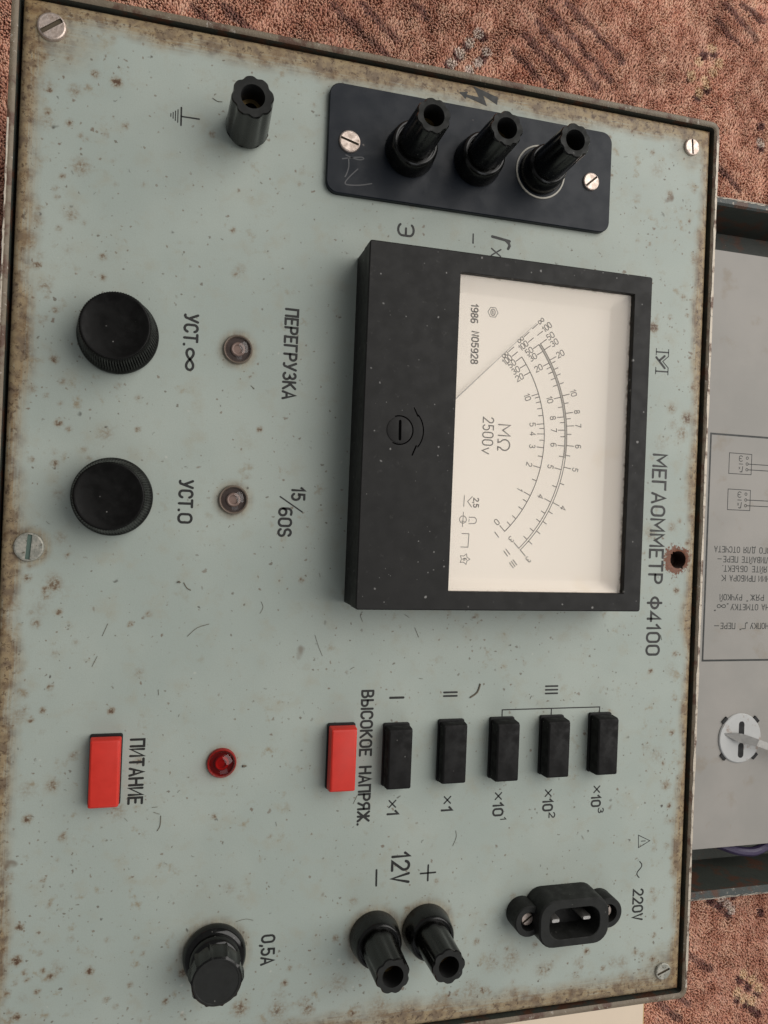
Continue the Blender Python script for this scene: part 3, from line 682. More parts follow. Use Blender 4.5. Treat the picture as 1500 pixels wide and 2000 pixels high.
inscription([([(-3.7, 134.9), (-3.6, 128.9)], .55), ([(-3.7, 131.9), (2.3, 132.0)], .5), ([(-4.75, 134.0), (-4.7, 129.7)], .32), ([(-5.55, 133.4), (-5.5, 130.2)], .32),
             ([(-6.3, 132.8), (-6.25, 130.8)], .3), ([(-7.0, 132.3), (-7.0, 131.3)], .3)], (-3, 132), 'earth_mark')
def polygon_mark(name, polys, mat='panel_ink', z=0.05, parent=None):
    m = Mesh()
    for p in polys: m.add([(x, y, z) for x, y in p], [tuple(range(len(p)))])
    m.f = [f if sum((m.v[f[i]][0] * m.v[f[(i + 1) % len(f)]][1] - m.v[f[(i + 1) % len(f)]][0] * m.v[f[i]][1]) for i in range(len(f))) > 0 else f[::-1] for f in m.f]
    c = polys[0][0]
    return m.build(name, mat, (c[0], c[1], z), parent or panel)
# high-voltage flash
polygon_mark('voltage_flash', [[(100.8, 161.4), (110.8, 158.9), (110.6, 156.0), (104.9, 158.5)], [(100.8, 161.4), (104.9, 158.5), (104.4, 157.6), (103.1, 157.6)],
                               [(104.9, 158.5), (106.5, 154.8), (101.7, 156.0), (103.1, 157.6), (104.4, 157.6)], [(103.1, 157.6), (101.7, 156.0), (98.2, 156.8), (98.3, 157.8)],
                               [(95.2, 158.1), (98.8, 158.9), (98.3, 157.8), (98.2, 156.8), (97.9, 156.0)]])
# maker's mark: an M with a folded ribbon
inscription([([(183.1, 71.0), (183.1, 68.5)], .35), ([(188.75, 71.1), (188.75, 68.3), (186.2, 66.1), (188.8, 63.7), (188.8, 60.9)], .38), ([(183.2, 69.7), (188.7, 69.85)], .6),
             ([(183.15, 63.4), (183.15, 60.9)], .38), ([(183.2, 61.95), (188.7, 62.1)], .6), ([(183.2, 67.5), (184.7, 66.0), (187.2, 63.5)], .9), ([(184.9, 66.5), (187.0, 68.3)], .9)], (186, 66), 'maker_mark')

# ------------------------------------------------------------------ screws
def screw(name, x, y, z, r, h, ang, sw, mats, parent, dome=0.14):
    m = Mesh(); n = 40
    m.loft([ring(x, y, z - .3, r, n), ring(x, y, z + h * .5, r, n), ring(x, y, z + h * .85, r * .95, n), ring(x, y, z + h, r * .86, n)], cap0=False, cap1=False)
    m.add(ring(x, y, z + h - 0.55, r * .9, n), [tuple(range(n))], False, 1)
    c, s = math.cos(R(ang)), math.sin(R(ang)); rt = r * .86; a0 = math.asin(min(.95, sw / rt))
    for sg in (1, -1):
        pts = []
        for k in range(13):
            t = a0 + (math.pi - 2 * a0) * k / 12
            u, v = rt * math.cos(t), sg * rt * math.sin(t); pts.append((x + c * u - s * v, y + s * u + c * v, z + h))
        cen = [(x + c * u - s * sg * sw, y + s * u + c * sg * sw, z + h + dome * .5) for u in (-rt * .4, rt * .4)]
        poly = pts if sg > 0 else pts[::-1]
        m.add(poly, [tuple(range(13))])
        e0, e1 = pts[0], pts[-1]
        m.add([e0, e1, (e1[0], e1[1], z + h - .55), (e0[0], e0[1], z + h - .55)], [(0, 1, 2, 3)] if sg < 0 else [(3, 2, 1, 0)], False, 1)
    return m.build(name, mats, (x, y, z), parent)
screw('panel_screw', -45.0, 153.5, 0, 4.5, 1.3, 38, .75, ['screw_metal', 'slot_dirt'], meg)
screw('panel_screw', 195.6, 153.8, 0, 3.4, 1.0, 95, .4, ['screw_metal', 'slot_dirt'], meg)
screw('panel_screw', 196.7, -179.4, 0, 3.4, 1.0, 20, .45, ['screw_painted', 'slot_dirt'], meg)
screw('panel_screw', -45.4, -14.8, 0, 4.7, 1.2, 86, .7, ['screw_painted', 'slot_green'], meg)

# ------------------------------------------------------------------ insulating plate with three posts
plate = Mesh()
a0, a1, b0, b1 = 46.4, 158.4, 113.2, 152.2
plate.loft([rrect(a0, a1, b0, b1, 0.02, 4.2), rrect(a0, a1, b0, b1, 2.0, 4.2), rrect(a0 + .25, a1 - .25, b0 + .25, b1 - .25, 2.3, 4.0)], cap0=False)
plate = plate.build('terminal_plate', 'insulator_plate', (102.4, 132.7, 1), meg)
screw('plate_screw', 54.1, 131.7, 2.3, 3.9, .9, -15, .42, ['screw_metal', 'slot_dirt'], plate)
screw('plate_screw', 149.6, 131.9, 2.3, 3.4, .9, 42, .4, ['screw_metal', 'slot_dirt'], plate)
def freehand(pts, k=4):
    P = [np.array(p, float) for p in pts]; out = []
    for i in range(len(P) - 1):
        p0, p1, p2, p3 = P[max(0, i - 1)], P[i], P[i + 1], P[min(len(P) - 1, i + 2)]
        for t in np.arange(0, 1, 1 / k):
            out.append(tuple(.5 * (2 * p1 + (p2 - p0) * t + (2 * p0 - 5 * p1 + 4 * p2 - p3) * t * t + (3 * p1 - p0 - 3 * p2 + p3) * t ** 3)))
    return out + [tuple(P[-1])]
inscription([(freehand([(51.8, 125.4), (54.8, 126.2), (58.6, 127.0), (59.5, 126.6), (58.0, 126.0), (55.0, 126.3), (53.0, 126.9)]), .42), (freehand([(54.0, 126.0), (54.2, 123.0), (53.6, 120.5), (53.0, 119.2)]), .4),
             (freehand([(57.5, 122.6), (54.6, 119.4), (53.1, 117.0), (54.5, 116.5), (58.5, 117.0), (62.8, 118.2)]), .4)], (56, 121), 'scratched_marks', 'scratch_grey', plate, 2.33)

# ------------------------------------------------------------------ binding posts
def post_top(m, x, y, z0, z1, r0, r1, depth, hole, ph, lobes=8):
    """fluted insulated nut with an open socket"""
    n = 96; rings = []
    for t in (0, .12, .45, .75, .97):
        rings.append(ring(x, y, z0 + (z1 - z0) * t, r0 + (r1 - r0) * t, n, lobes, depth * min(1, .35 + t), ph))
    m.loft(rings, cap0=False, cap1=False)
    rim0 = ring(x, y, z1 - .03 * (z1 - z0), r1, n, lobes, depth, ph); rim1 = ring(x, y, z1, r1 - .3, n, lobes, depth, ph)
    m.loft([rim0, rim1], False, False)
    # flat end, socket wall and socket floor
    m.loft([rim1, ring(x, y, z1, hole, n)], False, False, False, 1)
    m.loft([ring(x, y, z1, hole, n), ring(x, y, z1 - 9, hole * .96, n)], False, False, True, 2)
    m.loft([ring(x, y, z1 - 9, hole * .96, n), ring(x, y, z1 - 9, hole * .62, n)], False, False, False, 3)
    m.loft([ring(x, y, z1 - 9, hole * .62, n), ring(x, y, z1 - 12, hole * .6, n)], False, True, True, 2)
POSTMATS = ['bakelite', 'bakelite_face', 'slot_black', 'brass']
def collared_post(x, y, zb, ztop, ph, white_ring=False, rc=9.2):
    e = empty('binding_post', (x, y, zb), meg)
    m = Mesh(); n = 64
    m.loft([ring(x, y, zb, rc, n), ring(x, y, zb + 1.0, rc + .1, n), ring(x, y, zb + 6.6, rc - .7, n), ring(x, y, zb + 7.6, rc - 1.1, n), ring(x, y, zb + 8.0, rc - 1.6, n), ring(x, y, zb + 8.0, rc - 2.1, n), ring(x, y, zb + 7.2, rc - 2.3, n)], True, True)
    m.build('collar', 'bakelite', (x, y, zb), e)
    m = Mesh(); post_top(m, x, y, zb + 7.1, ztop, 6.5, 6.0, .55, 3.65, ph)
    m.build('post', POSTMATS, (x, y, zb + 7), e)
    if white_ring:
        m = Mesh(); m.loft([ring(x, y, zb + .02, 10.15, n), ring(x, y, zb + .4, 10.1, n), ring(x, y, zb + .45, 9.55, n), ring(x, y, zb + .02, 9.45, n)], False, False)
        m.build('washer', 'collar_ring', (x, y, zb), e)
    return e
collared_post(76.5, 131.7, 2.3, 29.5, .1)
collared_post(102.6, 132.1, 2.3, 29.2, .35, rc=9.0)
collared_post(128.3, 132.4, 2.3, 29.0, .2, True, rc=8.5)
collared_post(75.4, -152.9, 0, 25.2, .05)
collared_post(95.2, -152.2, 0, 24.8, .3)
e = empty('binding_post', (18.3, 131, 0), meg)
m = Mesh(); m.loft([ring(18.3, 131, -.2, 6.2, 64), ring(18.3, 131, .5, 6.2, 64)], False, True); m.build('washer', 'brass', (18.3, 131, 0), e)
m = Mesh(); n = 96
m.loft([ring(18.3, 131, .5, 6.0, n), ring(18.3, 131, 1.0, 7.0, n, 8, .15), ring(18.3, 131, 2.2, 7.35, n, 8, .3)], True, False)
post_top(m, 18.3, 131, 2.2, 22.6, 7.35, 6.75, .62, 3.85, .2); m.build('post', POSTMATS, (18.3, 131, 1), e)

# ------------------------------------------------------------------ meter
MX0, MX1, MY0, MY1 = 59.1, 167.6, -32.1, 92.3
WX0, WX1, WY0, WY1 = 91.8, 160.3, -25.5, 85.2
meter = empty('analog_meter', (113, 30, 0), meg)
m = Mesh(); m.loft([rrect(MX0 + .15, MX1 - .15, MY0 + .15, MY1 - .15, -.2, .8), rrect(MX0 + .15, MX1 - .15, MY0 + .15, MY1 - .15, 10.9, .8)], False, True); m.build('housing', 'bezel_plastic', (113, 30, 5), meter)
m = Mesh(); n = 4
outer = lambda z, o=0, r=.9: rrect(MX0 + o, MX1 - o, MY0 + o, MY1 - o, z, r, n)
inner = lambda z, o=0: rrect(WX0 - o, WX1 + o, WY0 - o, WY1 + o, z, .35, n)
m.loft([outer(11.0), outer(18.6), outer(19.0, .4, .6)], False, False)
m.loft([outer(19.0, .4, .6), inner(19.0, .12)], False, False, False)
m.loft([inner(19.0, .12), inner(18.85), inner(16.6)], False, False)
m.build('bezel', 'bezel_plastic', (113, 30, 15), meter)
# dial tray: flat face with margins sloping up to the bezel on three sides
def build_dial():
    DX0, DX1, DY0, DY1, z = 88.0, 154.5, -21.8, 80.2, 12.0
    xs = [DX0, DX1 - .4, DX1 + .35, 157.6, 159.6, 160.8]; zx = [12, 12, 12.35, 14.5, 15.9, 16.55]
    ys = [-26.2, -25.1, -23.7, -22.1, DY0 + .5, 30, DY1 - .5, 80.6, 82.8, 84.6, 85.9]; zy = [16.55, 15.9, 14.3, 12.35, 12, 12, 12, 12.35, 14.3, 15.9, 16.55]
    v, g = [], []
    for j, y in enumerate(ys):
        for i, x in enumerate(xs):
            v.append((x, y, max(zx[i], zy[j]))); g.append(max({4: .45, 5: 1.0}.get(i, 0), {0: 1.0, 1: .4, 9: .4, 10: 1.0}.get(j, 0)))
    nx = len(xs)
    f = [(j * nx + i, j * nx + i + 1, (j + 1) * nx + i + 1, (j + 1) * nx + i) for j in range(len(ys) - 1) for i in range(nx - 1)]
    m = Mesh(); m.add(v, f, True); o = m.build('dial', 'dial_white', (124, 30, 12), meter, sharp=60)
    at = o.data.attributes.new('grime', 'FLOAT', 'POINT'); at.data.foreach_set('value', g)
    return o
dial = build_dial()
CX, CY = 81.5, 29.9
def pol(r, a): return (CX + r * math.cos(R(a)), CY + r * math.sin(R(a)))
def arc_pts(r, a0, a1, k=48): return [pol(r, a0 + (a1 - a0) * i / k) for i in range(k + 1)]
ZD = 12.05
R1, R2, R3 = 47.85, 56.2, 57.03
S1 = [(20.47, '10'), (19.05, ''), (16.88, ''), (13.99, ''), (10.82, ''), (7.08, '5'), (5.05, ''), (2.58, '4'), (-.23, ''), (-3.51, '3'), (-7.5, ''), (-12.48, '2'), (-18.53, ''), (-25.63, '1'), (-28.81, ''), (-32.82, ''), (-37.86, ''), (-41.69, ''), (-45.43, '0')]
S2 = [(28.62, ''), (26.65, ''), (24.14, ''), (21.47, ''), (16.73, '10'), (13.03, ''), (9.23, '8'), (7.1, ''), (4.2, '7'), (1.69, ''), (-1.78, '6'), (-5.89, ''), (-10.81, '5'), (-17.72, ''), (-23.79, '4'), (-28.7, ''), (-32.42, ''), (-36.82, ''), (-40.89, ''), (-45.5, '3')]
S3 = [(29.75, ''), (27.28, ''), (24.9, ''), (21.56, ''), (17.06, '10'), (14.12, ''), (10.47, '8'), (8.37, ''), (5.72, '7'), (2.68, ''), (-1.53, '6'), (-5.19, ''), (-9.63, '5'), (-15.87, ''), (-23.59, '4'), (-27.29, ''), (-31.64, ''), (-35.96, ''), (-40.81, ''), (-45.49, '3')]
FAR = {1: [(43.78, '∞'), (41.05, '100'), (38.13, '50'), (34.43, '30'), (30.56, '20')], 2: [(44.08, '∞'), (41.35, '100'), (38.11, '50'), (35.22, '30'), (30.25, '20')], 3: [(44.14, '∞'), (41.14, '100'), (38.01, '50'), (35.38, '30'), (31.07, '20')]}
def scale(idx, r, marks, sign, major, minor):
    m = Mesh()
    ribbon(m, arc_pts(r, 38.1, -45.47), .28 if idx != 1 else .32, ZD)
    for a, lab in marks:
        L = major if lab else minor
        ribbon(m, [pol(r, a), pol(r + sign * L, a)], .3, ZD + .005)
        if lab:
            rb = r + sign * L + (.75 if sign > 0 else -.7 - 2.2)
            write(m, lab, pol(rb, a), 2.2, None, a - 90, .13, ZD + .01, .2, anchor=.5)
    for a, lab in FAR[idx]:
        if lab in ('∞', '100'): r0, r1 = (r + .8, r + 3.4) if sign > 0 else (r - 3.0, r - .3)
        else: r0, r1 = (r, r + major) if sign > 0 else (r - major, r)
        ribbon(m, [pol(r0, a), pol(r1, a)], .3, ZD + .005)
        cap = 2.1 if lab != '∞' else 2.3
        ln = {'∞': 2.6, '100': 3.6, '50': 2.9, '30': 2.9, '20': 2.9}[lab]
        rs = r1 + .6 if sign > 0 else r0 - .5 - ln
        off = -cap * (.42 if lab != '∞' else .36)
        p = pol(rs, a); q = (p[0] - math.sin(R(a)) * off, p[1] + math.cos(R(a)) * off)
        write(m, lab, q, cap, ln, a, .13, ZD + .01, .2)
    return m.build('scale', 'dial_ink', (124, 30, ZD), meter)
scale(1, R1, S1, -1, 2.8, 1.8); scale(2, R2, S2, -1, 2.7, 1.75); scale(3, R3, S3, 1, 2.9, 1.75)
m = Mesh(); ribbon(m, arc_pts((R2 + R3) / 2, 37.9, -6), .56, ZD - .02); m.build('scale_band', 'scale_band', (130, 40, ZD), meter)
inscription([('I', pol(45.5, -49.2), 2.4, None, dict(ang=-49.2 - 90, w=.13)), ('II', pol(53.1, -49.7), 2.4, None, dict(ang=-49.7 - 90, w=.13, gap=.42)), ('III', pol(57.9, -49.9), 2.4, None, dict(ang=-49.9 - 90, w=.13, gap=.34))], (115, -9), 'scale_numerals', 'dial_ink', meter, ZD)
inscription([T('1986', 98.9, 76.5, 2.5, 6.5), T('N05928', 99.5, 66.8, 2.5, 11.4)], (100, 66), 'serial_number', 'dial_ink', meter, ZD)
hexa = [(107.2 + 1.95 * math.cos(R(60 * k)), 74.5 + 1.95 * math.sin(R(60 * k))) for k in range(7)]
inscription([(hexa, .22), ([(107.2 + .85 * math.cos(t / 8 * math.pi), 74.5 + 1.15 * math.sin(t / 8 * math.pi)) for t in range(17)], .3), ([(107.2, 74.0), (107.1, 75.0)], .4)], (107, 74.5), 'maker_mark', 'dial_ink', meter, ZD)
inscription([T('MΩ', 111.1, 34.3, 4.6, 9.2, w=.1), T('2500', 105.1, 36.5, 4.0, 9.9, w=.105), T('v', 105.1, 25.6, 4.0, 2.1, w=.105)], (108, 30), 'dial_caption', 'dial_ink', meter, ZD)
inscription([T('2,5', 102.6, 7.3, 1.9, 3.2), ([(99.0, 8.1), (98.9, 4.2)], .26), ([(102.0, 7.8), (100.3, 6.0), (101.9, 4.1)], .26),
             ([(101.1, .4), (102.9, .45)] + [(102.9 + 1.05 * math.sin(R(t)), -.68 + 1.12 * math.cos(R(t))) for t in range(0, 181, 20)] + [(101.1, -1.9)], .26), ([(101.15, -.2), (101.1, -1.2)], .2),
             ([(98.8 + 1.3 * math.cos(R(t)), -.5 + 1.3 * math.sin(R(t))) for t in range(0, 361, 20)], .24), ([(98.9, 2.2), (98.7, -3.1)], .22), ([(98.2, -1.1), (99.4, -1.1)], .22),
             ([(98.6, -5.5), (101.3, -5.5), (101.1, -10.3), (98.4, -10.3)], .26),
             ([(100.0 + (2.0 if k % 2 == 0 else 1.15) * math.cos(R(36 * k)), -14.6 + (2.0 if k % 2 == 0 else 1.15) * math.sin(R(36 * k))) for k in range(11)], .22), T('6', 99.4, -14.3, 1.3, .7)], (100, -3), 'class_marks', 'dial_ink', meter, ZD)
# pointer
m = Mesh(); d = np.array([math.cos(R(44.85)), math.sin(R(44.85))]); u = np.array([-d[1], d[0]])
rings = []
for r_, w_ in ((4, .55), (14, .45), (40, .24), (59.6, .14)):
    p = np.array([CX, CY]) + d * r_
    rings.append([(*(p + u * w_ * .5), 13.3), (*(p - u * w_ * .5), 13.3), (*(p - u * w_ * .5), 13.45), (*(p + u * w_ * .5), 13.45)])
m.loft(rings, True, True, False); m.build('needle', 'needle_grey', (CX, CY, 13.4), meter)
m = Mesh(); m.loft([rrect(WX0 - .2, WX1 + .6, WY0 - .6, WY1 + .6, 16.75, .3, 3), rrect(WX0 - .2, WX1 + .6, WY0 - .6, WY1 + .6, 17.6, .3, 3)], True, True, False); m.build('glass', 'window_glass', (126, 30, 17), meter)
# zero adjuster with its engraved arrows
ax, ay = 71.9, 29.0
m = Mesh(); m.loft([ring(ax, ay, 19.0, 4.45, 40), ring(ax, ay, 19.22, 4.4, 40), ring(ax, ay, 19.3, 4.1, 40)], False, True); za = m.build('zero_adjuster', 'bezel_plastic', (ax, ay, 19.1), meter)
inscription([([(ax + .1, ay + 3.0), (ax + .25, ay - 3.1)], .95)], (ax, ay), 'slot', 'engraving', meter, 19.34)
inscription([([(ax + 4.85 * math.cos(R(t)), ay + 4.85 * math.sin(R(t))) for t in range(-115, 116, 8)], .42), ([(ax + 8.6 * math.cos(R(t)), ay + 8.6 * math.sin(R(t))) for t in range(-38, 41, 6)], .4),
             ([(ax + 5.0, ay + 7.9), (ax + 6.4, ay + 5.2)], .45), ([(ax + 6.2, ay - 5.0), (ax + 4.9, ay - 8.2)], .5)], (ax, ay), 'adjuster_arrows', 'engraving', meter, 19.03)

# ------------------------------------------------------------------ knobs
def knob(x, y, ph):
    m = Mesh(); n = 252; fl = 84
    k_ = 0.885
    m.loft([[(x + (a - x) * k_, y + (b - y) * k_, c) for a, b, c in r_] for r_ in (ring(x, y, .3, 14.2, n), ring(x, y, 1.2, 14.6, n), ring(x, y, 2.6, 14.5, n), ring(x, y, 3.2, 14.2, n, fl, .1, ph), ring(x, y, 4.0, 14.0, n, fl, .75, ph), ring(x, y, 9, 13.3, n, fl, .75, ph),
            ring(x, y, 13.4, 12.65, n, fl, .7, ph), ring(x, y, 14.5, 12.25, n, fl, .25, ph), ring(x, y, 14.9, 11.9, n), ring(x, y, 15.0, 11.5, n), ring(x, y, 14.75, 10.9, n), ring(x, y, 14.6, 4, n))], True, True)
    o = m.build('knob', 'knob_black', (x, y, 0), meg, sharp=60)
    return o
tag(knob(-20.8, 55.9, 0.0), 'black ribbed knob for setting infinity'); tag(knob(-20.6, 2.5, .01), 'black ribbed knob for setting zero')

# ------------------------------------------------------------------ indicator lamps
def lamp(x, y, red=False):
    e = empty('indicator_lamp', (x, y, 0), meg)
    m = Mesh(); m.loft([ring(x, y, -.1, 5.1), ring(x, y, .9, 5.0), ring(x, y, 1.3, 4.7), ring(x, y, 1.2, 4.4), ring(x, y, .1, 4.2)], False, False)
    m.build('flange', 'lamp_red' if red else 'dome_brown', (x, y, 0), e)
    m = Mesh(); m.loft([ring(x, y, .1, 4.2), ring(x, y, .12, 2.3)], False, True); m.build('reflector', 'lamp_red_dark' if red else 'lamp_dark', (x, y, -1), e)
    m = Mesh(); m.loft([ring(x, y, .1, 2.45), ring(x, y, .9, 2.35), ring(x, y, 1.25, 2.0), ring(x, y, 1.15, 1.6), ring(x, y, .5, 1.35)], False, True); m.build('bulb', 'lamp_red' if red else 'lamp_pink', (x, y, -1), e)
    m = Mesh(); m.loft([ring(x, y, 1.1 + 2.7 * math.sin(t), .05 + 4.5 * math.cos(t)) for t in [i * math.pi / 2 / 14 for i in range(15)]], False, True); m.build('lens', 'lens_red' if red else 'lens_clear', (x, y, 1), e, sharp=89)
    return e
tag(lamp(18.3, 55.0), 'clear smoky overload lamp'); tag(lamp(18.8, 3.2), 'clear smoky timing lamp'); tag(lamp(18.4, -87.4, True), 'red power lamp')

# ------------------------------------------------------------------ push buttons
def button(x0, x1, y0, y1, h, mat, cx, cy):
    e = empty('push_button', (cx, cy, 0), meg)
    m = Mesh(); m.loft([rrect(x0 - .3, x1 + .3, y0 - .3, y1 + .5, -.1, .7, 3), rrect(x0 - .3, x1 + .3, y0 - .3, y1 + .5, .9, .7, 3), rrect(x0 - .15, x1 + .15, y0 - .15, y1 + .3, 1.1, .6, 3)], False, True)
    m.build('collar', 'slot_black', (cx, cy, 0), e)
    m = Mesh()
    m.loft([rrect(x0 + .3, x1 - .3, y0 + .3, y1 - .3, 1.0, .4, 3), rrect(x0 + .3, x1 - .3, y0 + .3, y1 - .3, 1.7, .4, 3), rrect(x0, x1, y0, y1, 2.2, .5, 3), rrect(x0 + .12, x1 - .12, y0 + .15, y1 - .15, h - 1.1, .55, 3),
            rrect(x0 + .3, x1 - .3, y0 + .4, y1 - .5, h - .35, .6, 3), rrect(x0 + .75, x1 - .75, y0 + .9, y1 - 1.1, h, .6, 3)], False, True)
    m.build('cap', mat, (cx, cy, 1), e, sharp=28)
    return e
for x0, x1, y0, y1, h, mat in ((55.2, 64.8, -97.9, -75.4, 6.4, 'button_red'), (75.9, 85.2, -98.0, -76.0, 6.8, 'button_black'), (96.9, 106.5, -97.4, -75.3, 5.9, 'button_black'),
                               (117.4, 126.8, -97.2, -75.1, 7.3, 'button_black'), (138.2, 147.6, -96.8, -75.0, 7.3, 'button_black'), (159.2, 168.3, -96.8, -74.6, 7.3, 'button_black'), (-24.2, -14.5, -99.2, -76.5, 5.4, 'button_red')):
    b_ = button(x0, x1, y0, y1, h, mat, (x0 + x1) / 2, (y0 + y1) / 2)
    tag(b_, 'bright red rectangular push button' if mat == 'button_red' else 'black rectangular push button')

# ------------------------------------------------------------------ fuse holder
fx, fy = 18.6, -153.0
fuse = empty('fuse_holder', (fx, fy, 0), meg)
m = Mesh(); m.loft([ring(fx, fy, 0, 10.4, 72), ring(fx, fy, 1.0, 10.7, 72), ring(fx, fy, 2.6, 10.5, 72), ring(fx, fy, 3.8, 9.8, 72), ring(fx, fy, 4.3, 8.9, 72), ring(fx, fy, 4.3, 8.5, 72), ring(fx, fy, 5.2, 8.6, 72), ring(fx, fy, 6.6, 8.2, 72), ring(fx, fy, 7.4, 7.4, 72), ring(fx, fy, 7.6, 6.6, 72), ring(fx, fy, 10, 6.4, 72)], True, True)
m.build('flange', 'bakelite_gloss', (fx, fy, 3), fuse)
m = Mesh(); n = 120
def lug(z, r, amp, k=10):
    return [(fx + (r + amp * max(0, math.cos(k * a + .6)) ** 6) * math.cos(a), fy + (r + amp * max(0, math.cos(k * a + .6)) ** 6) * math.sin(a), z) for a in [2 * math.pi * i / n for i in range(n)]]
m.loft([lug(9.0, 7.2, 0), lug(9.2, 8.2, .9), lug(11.0, 8.3, .9), lug(14.8, 8.2, .75), lug(16.4, 8.05, .4), lug(16.9, 7.6, 0)], True, False)
m.loft([lug(16.9, 7.6, 0), lug(16.9, 7.1, 0), lug(16.75, 6.9, 0), lug(16.75, 2, 0)], False, True, True, 1)
m.build('cap', ['bakelite', 'bakelite_face'], (fx, fy, 12), fuse)

# ------------------------------------------------------------------ mains inlet
sx, sy = 149.65, -149.4
sock = empty('power_socket', (sx, sy, 0), meg)
def inlet_loop(z, hx, hy, k, n=6):
    """rounded oblong with clipped corners"""
    pts = []
    for cx, cy, a0 in ((1, -1, -90), (1, 1, 0), (-1, 1, 90), (-1, -1, 180)):
        for i in range(n + 1):
            a = R(a0 + 90 * i / n); pts.append((sx + cx * (hx - k) + k * math.cos(a), sy + cy * (hy - k) + k * math.sin(a), z))
    return pts
m = Mesh()
m.loft([inlet_loop(0, 14.6, 8.9, 6), inlet_loop(11.4, 14.4, 8.7, 6), inlet_loop(12.0, 13.9, 8.2, 5.6)], False, False)
m.loft([inlet_loop(12.0, 13.9, 8.2, 5.6), inlet_loop(12.0, 10.6, 5.9, 4.8)], False, False, False)
m.loft([inlet_loop(12.0, 10.6, 5.9, 4.8), inlet_loop(11.8, 10.4, 5.7, 4.7), inlet_loop(1.0, 10.2, 5.5, 4.6)], False, True, True, 0, 1)
m.build('body', ['bakelite_face', 'slot_black'], (sx, sy, 6), sock)
for sg in (-1, 1):
    ex = sx + sg * 16.6; m = Mesh()
    m.loft([ring(ex, sy, 0, 5.9), ring(ex, sy, 7.6, 5.8), ring(ex, sy, 8.0, 5.4)], False, False)
    m.loft([ring(ex, sy, 8.0, 5.4), ring(ex, sy, 8.0, 3.5)], False, False, False)
    m.loft([ring(ex, sy, 8.0, 3.5), ring(ex, sy, 4.6, 3.3)], False, True, True, 0, 1)
    m.build('ear', ['bakelite_face', 'slot_black'], (ex, sy, 4), sock)
    w_ = Mesh(); x_a, x_b = (sx + 11.5, ex - 3.6) if sg > 0 else (ex + 3.6, sx - 11.5)
    w_.box(x_a, x_b, sy - 6.2, sy + 6.2, 0, 7.5); w_.build('web', 'bakelite_face', ((x_a + x_b) / 2, sy, 4), sock)
    screw('socket_screw', ex, sy, 4.6, 2.5, 1.5, 35 if sg < 0 else 60, .38, ['screw_metal', 'slot_dirt'], sock)
    m = Mesh(); px = sx + sg * 6.5
    m.loft([rrect(px - 1.9, px + 1.9, sy - .95, sy + .95, 1.0, .9, 4), rrect(px - 1.9, px + 1.9, sy - .95, sy + .95, 8.6, .9, 4), rrect(px - 1.5, px + 1.5, sy - .6, sy + .6, 9.3, .55, 4)], False, True)
    m.build('pin', 'pin_metal', (px, sy, 5), sock)

# ================================================================== LID
LX0, LX1, LY0, LY1 = 211.5, 476.0, -188.0, 167.5
LZ = -62.5
lid = empty('instrument_lid', ((LX0 + LX1) / 2, (LY0 + LY1) / 2, -97.9))
tag(lid, 'open dark metal lid with a printed instruction plate inside, lying beside the megohmmeter', 'lid')
def lid_loop(o, z, r): return rrect(LX0 + o, LX1 - o, LY0 + o, LY1 - o, z, r)
m = Mesh()
m.loft([lid_loop(1.0, -97.9, 5), lid_loop(0, -96.5, 5.5), lid_loop(0, LZ, 5.5)], True, False)
a, b = lid_loop(4.3, -95, 3), lid_loop(3.9, LZ - 1.0, 3); n = len(a)
m.add(a + b, [(i, n + i, n + (i + 1) % n, (i + 1) % n) for i in range(n)], True)
m.add(a, [tuple(range(n))])
shell = m.build('shell', 'case_paint', (340, -10, -80), lid)
m = Mesh(); m.loft([lid_loop(0, LZ, 5.5), lid_loop(.5, LZ + .35, 5.2), lid_loop(3.0, LZ + .2, 3.4), lid_loop(3.9, LZ - 1.0, 3)], False, False); m.build('rim', 'lid_rim_paint', (340, -10, LZ), shell)
k = 120
for yy, sg in ((LY1 - .25, 1), (LY0 + .25, -1)):
    m = Mesh()
    p0, p1 = [], []
    for i in range(k + 1):
        x = LX0 + 8 + (LX1 - LX0 - 16) * i / k; j = .35 + .6 * random.random()
        p0.append((x, yy - sg * j, LZ + .45)); p1.append((x, yy + sg * .2, LZ + .15))
    f = [(i, k + 1 + i, k + 2 + i, i + 1) for i in range(k)]
    m.add(p0 + p1, f if sg < 0 else [q[::-1] for q in f])
    m.build('worn_lip', 'worn_edge', (340, yy, LZ), shell)
ZI = -72.0
m = Mesh(); m.loft([rrect(218, 470, -166.9, 144.6, ZI - 1.5, 1.5), rrect(218, 470, -166.9, 144.6, ZI - .2, 1.5), rrect(218.2, 469.8, -166.7, 144.4, ZI, 1.4)], True, True)
ip = m.build('instruction_plate', 'instruction_grey', (344, -11, ZI), lid)
for x in (232, 456):
    for y in (-150, 128):
        m = Mesh(); m.loft([ring(x, y, -95.2, 5, 24), ring(x, y, ZI - 1.4, 5, 24)], False, False); m.build('standoff', 'case_paint', (x, y, -85), lid)
zi = ZI + .04
inscription([([(266.2, -68.9), (266.2, 49.0), (455, 49.0), (455, -68.9), (266.2, -68.9)], 1.0)], (350, -10), 'border_line', 'plate_ink', ip, zi)
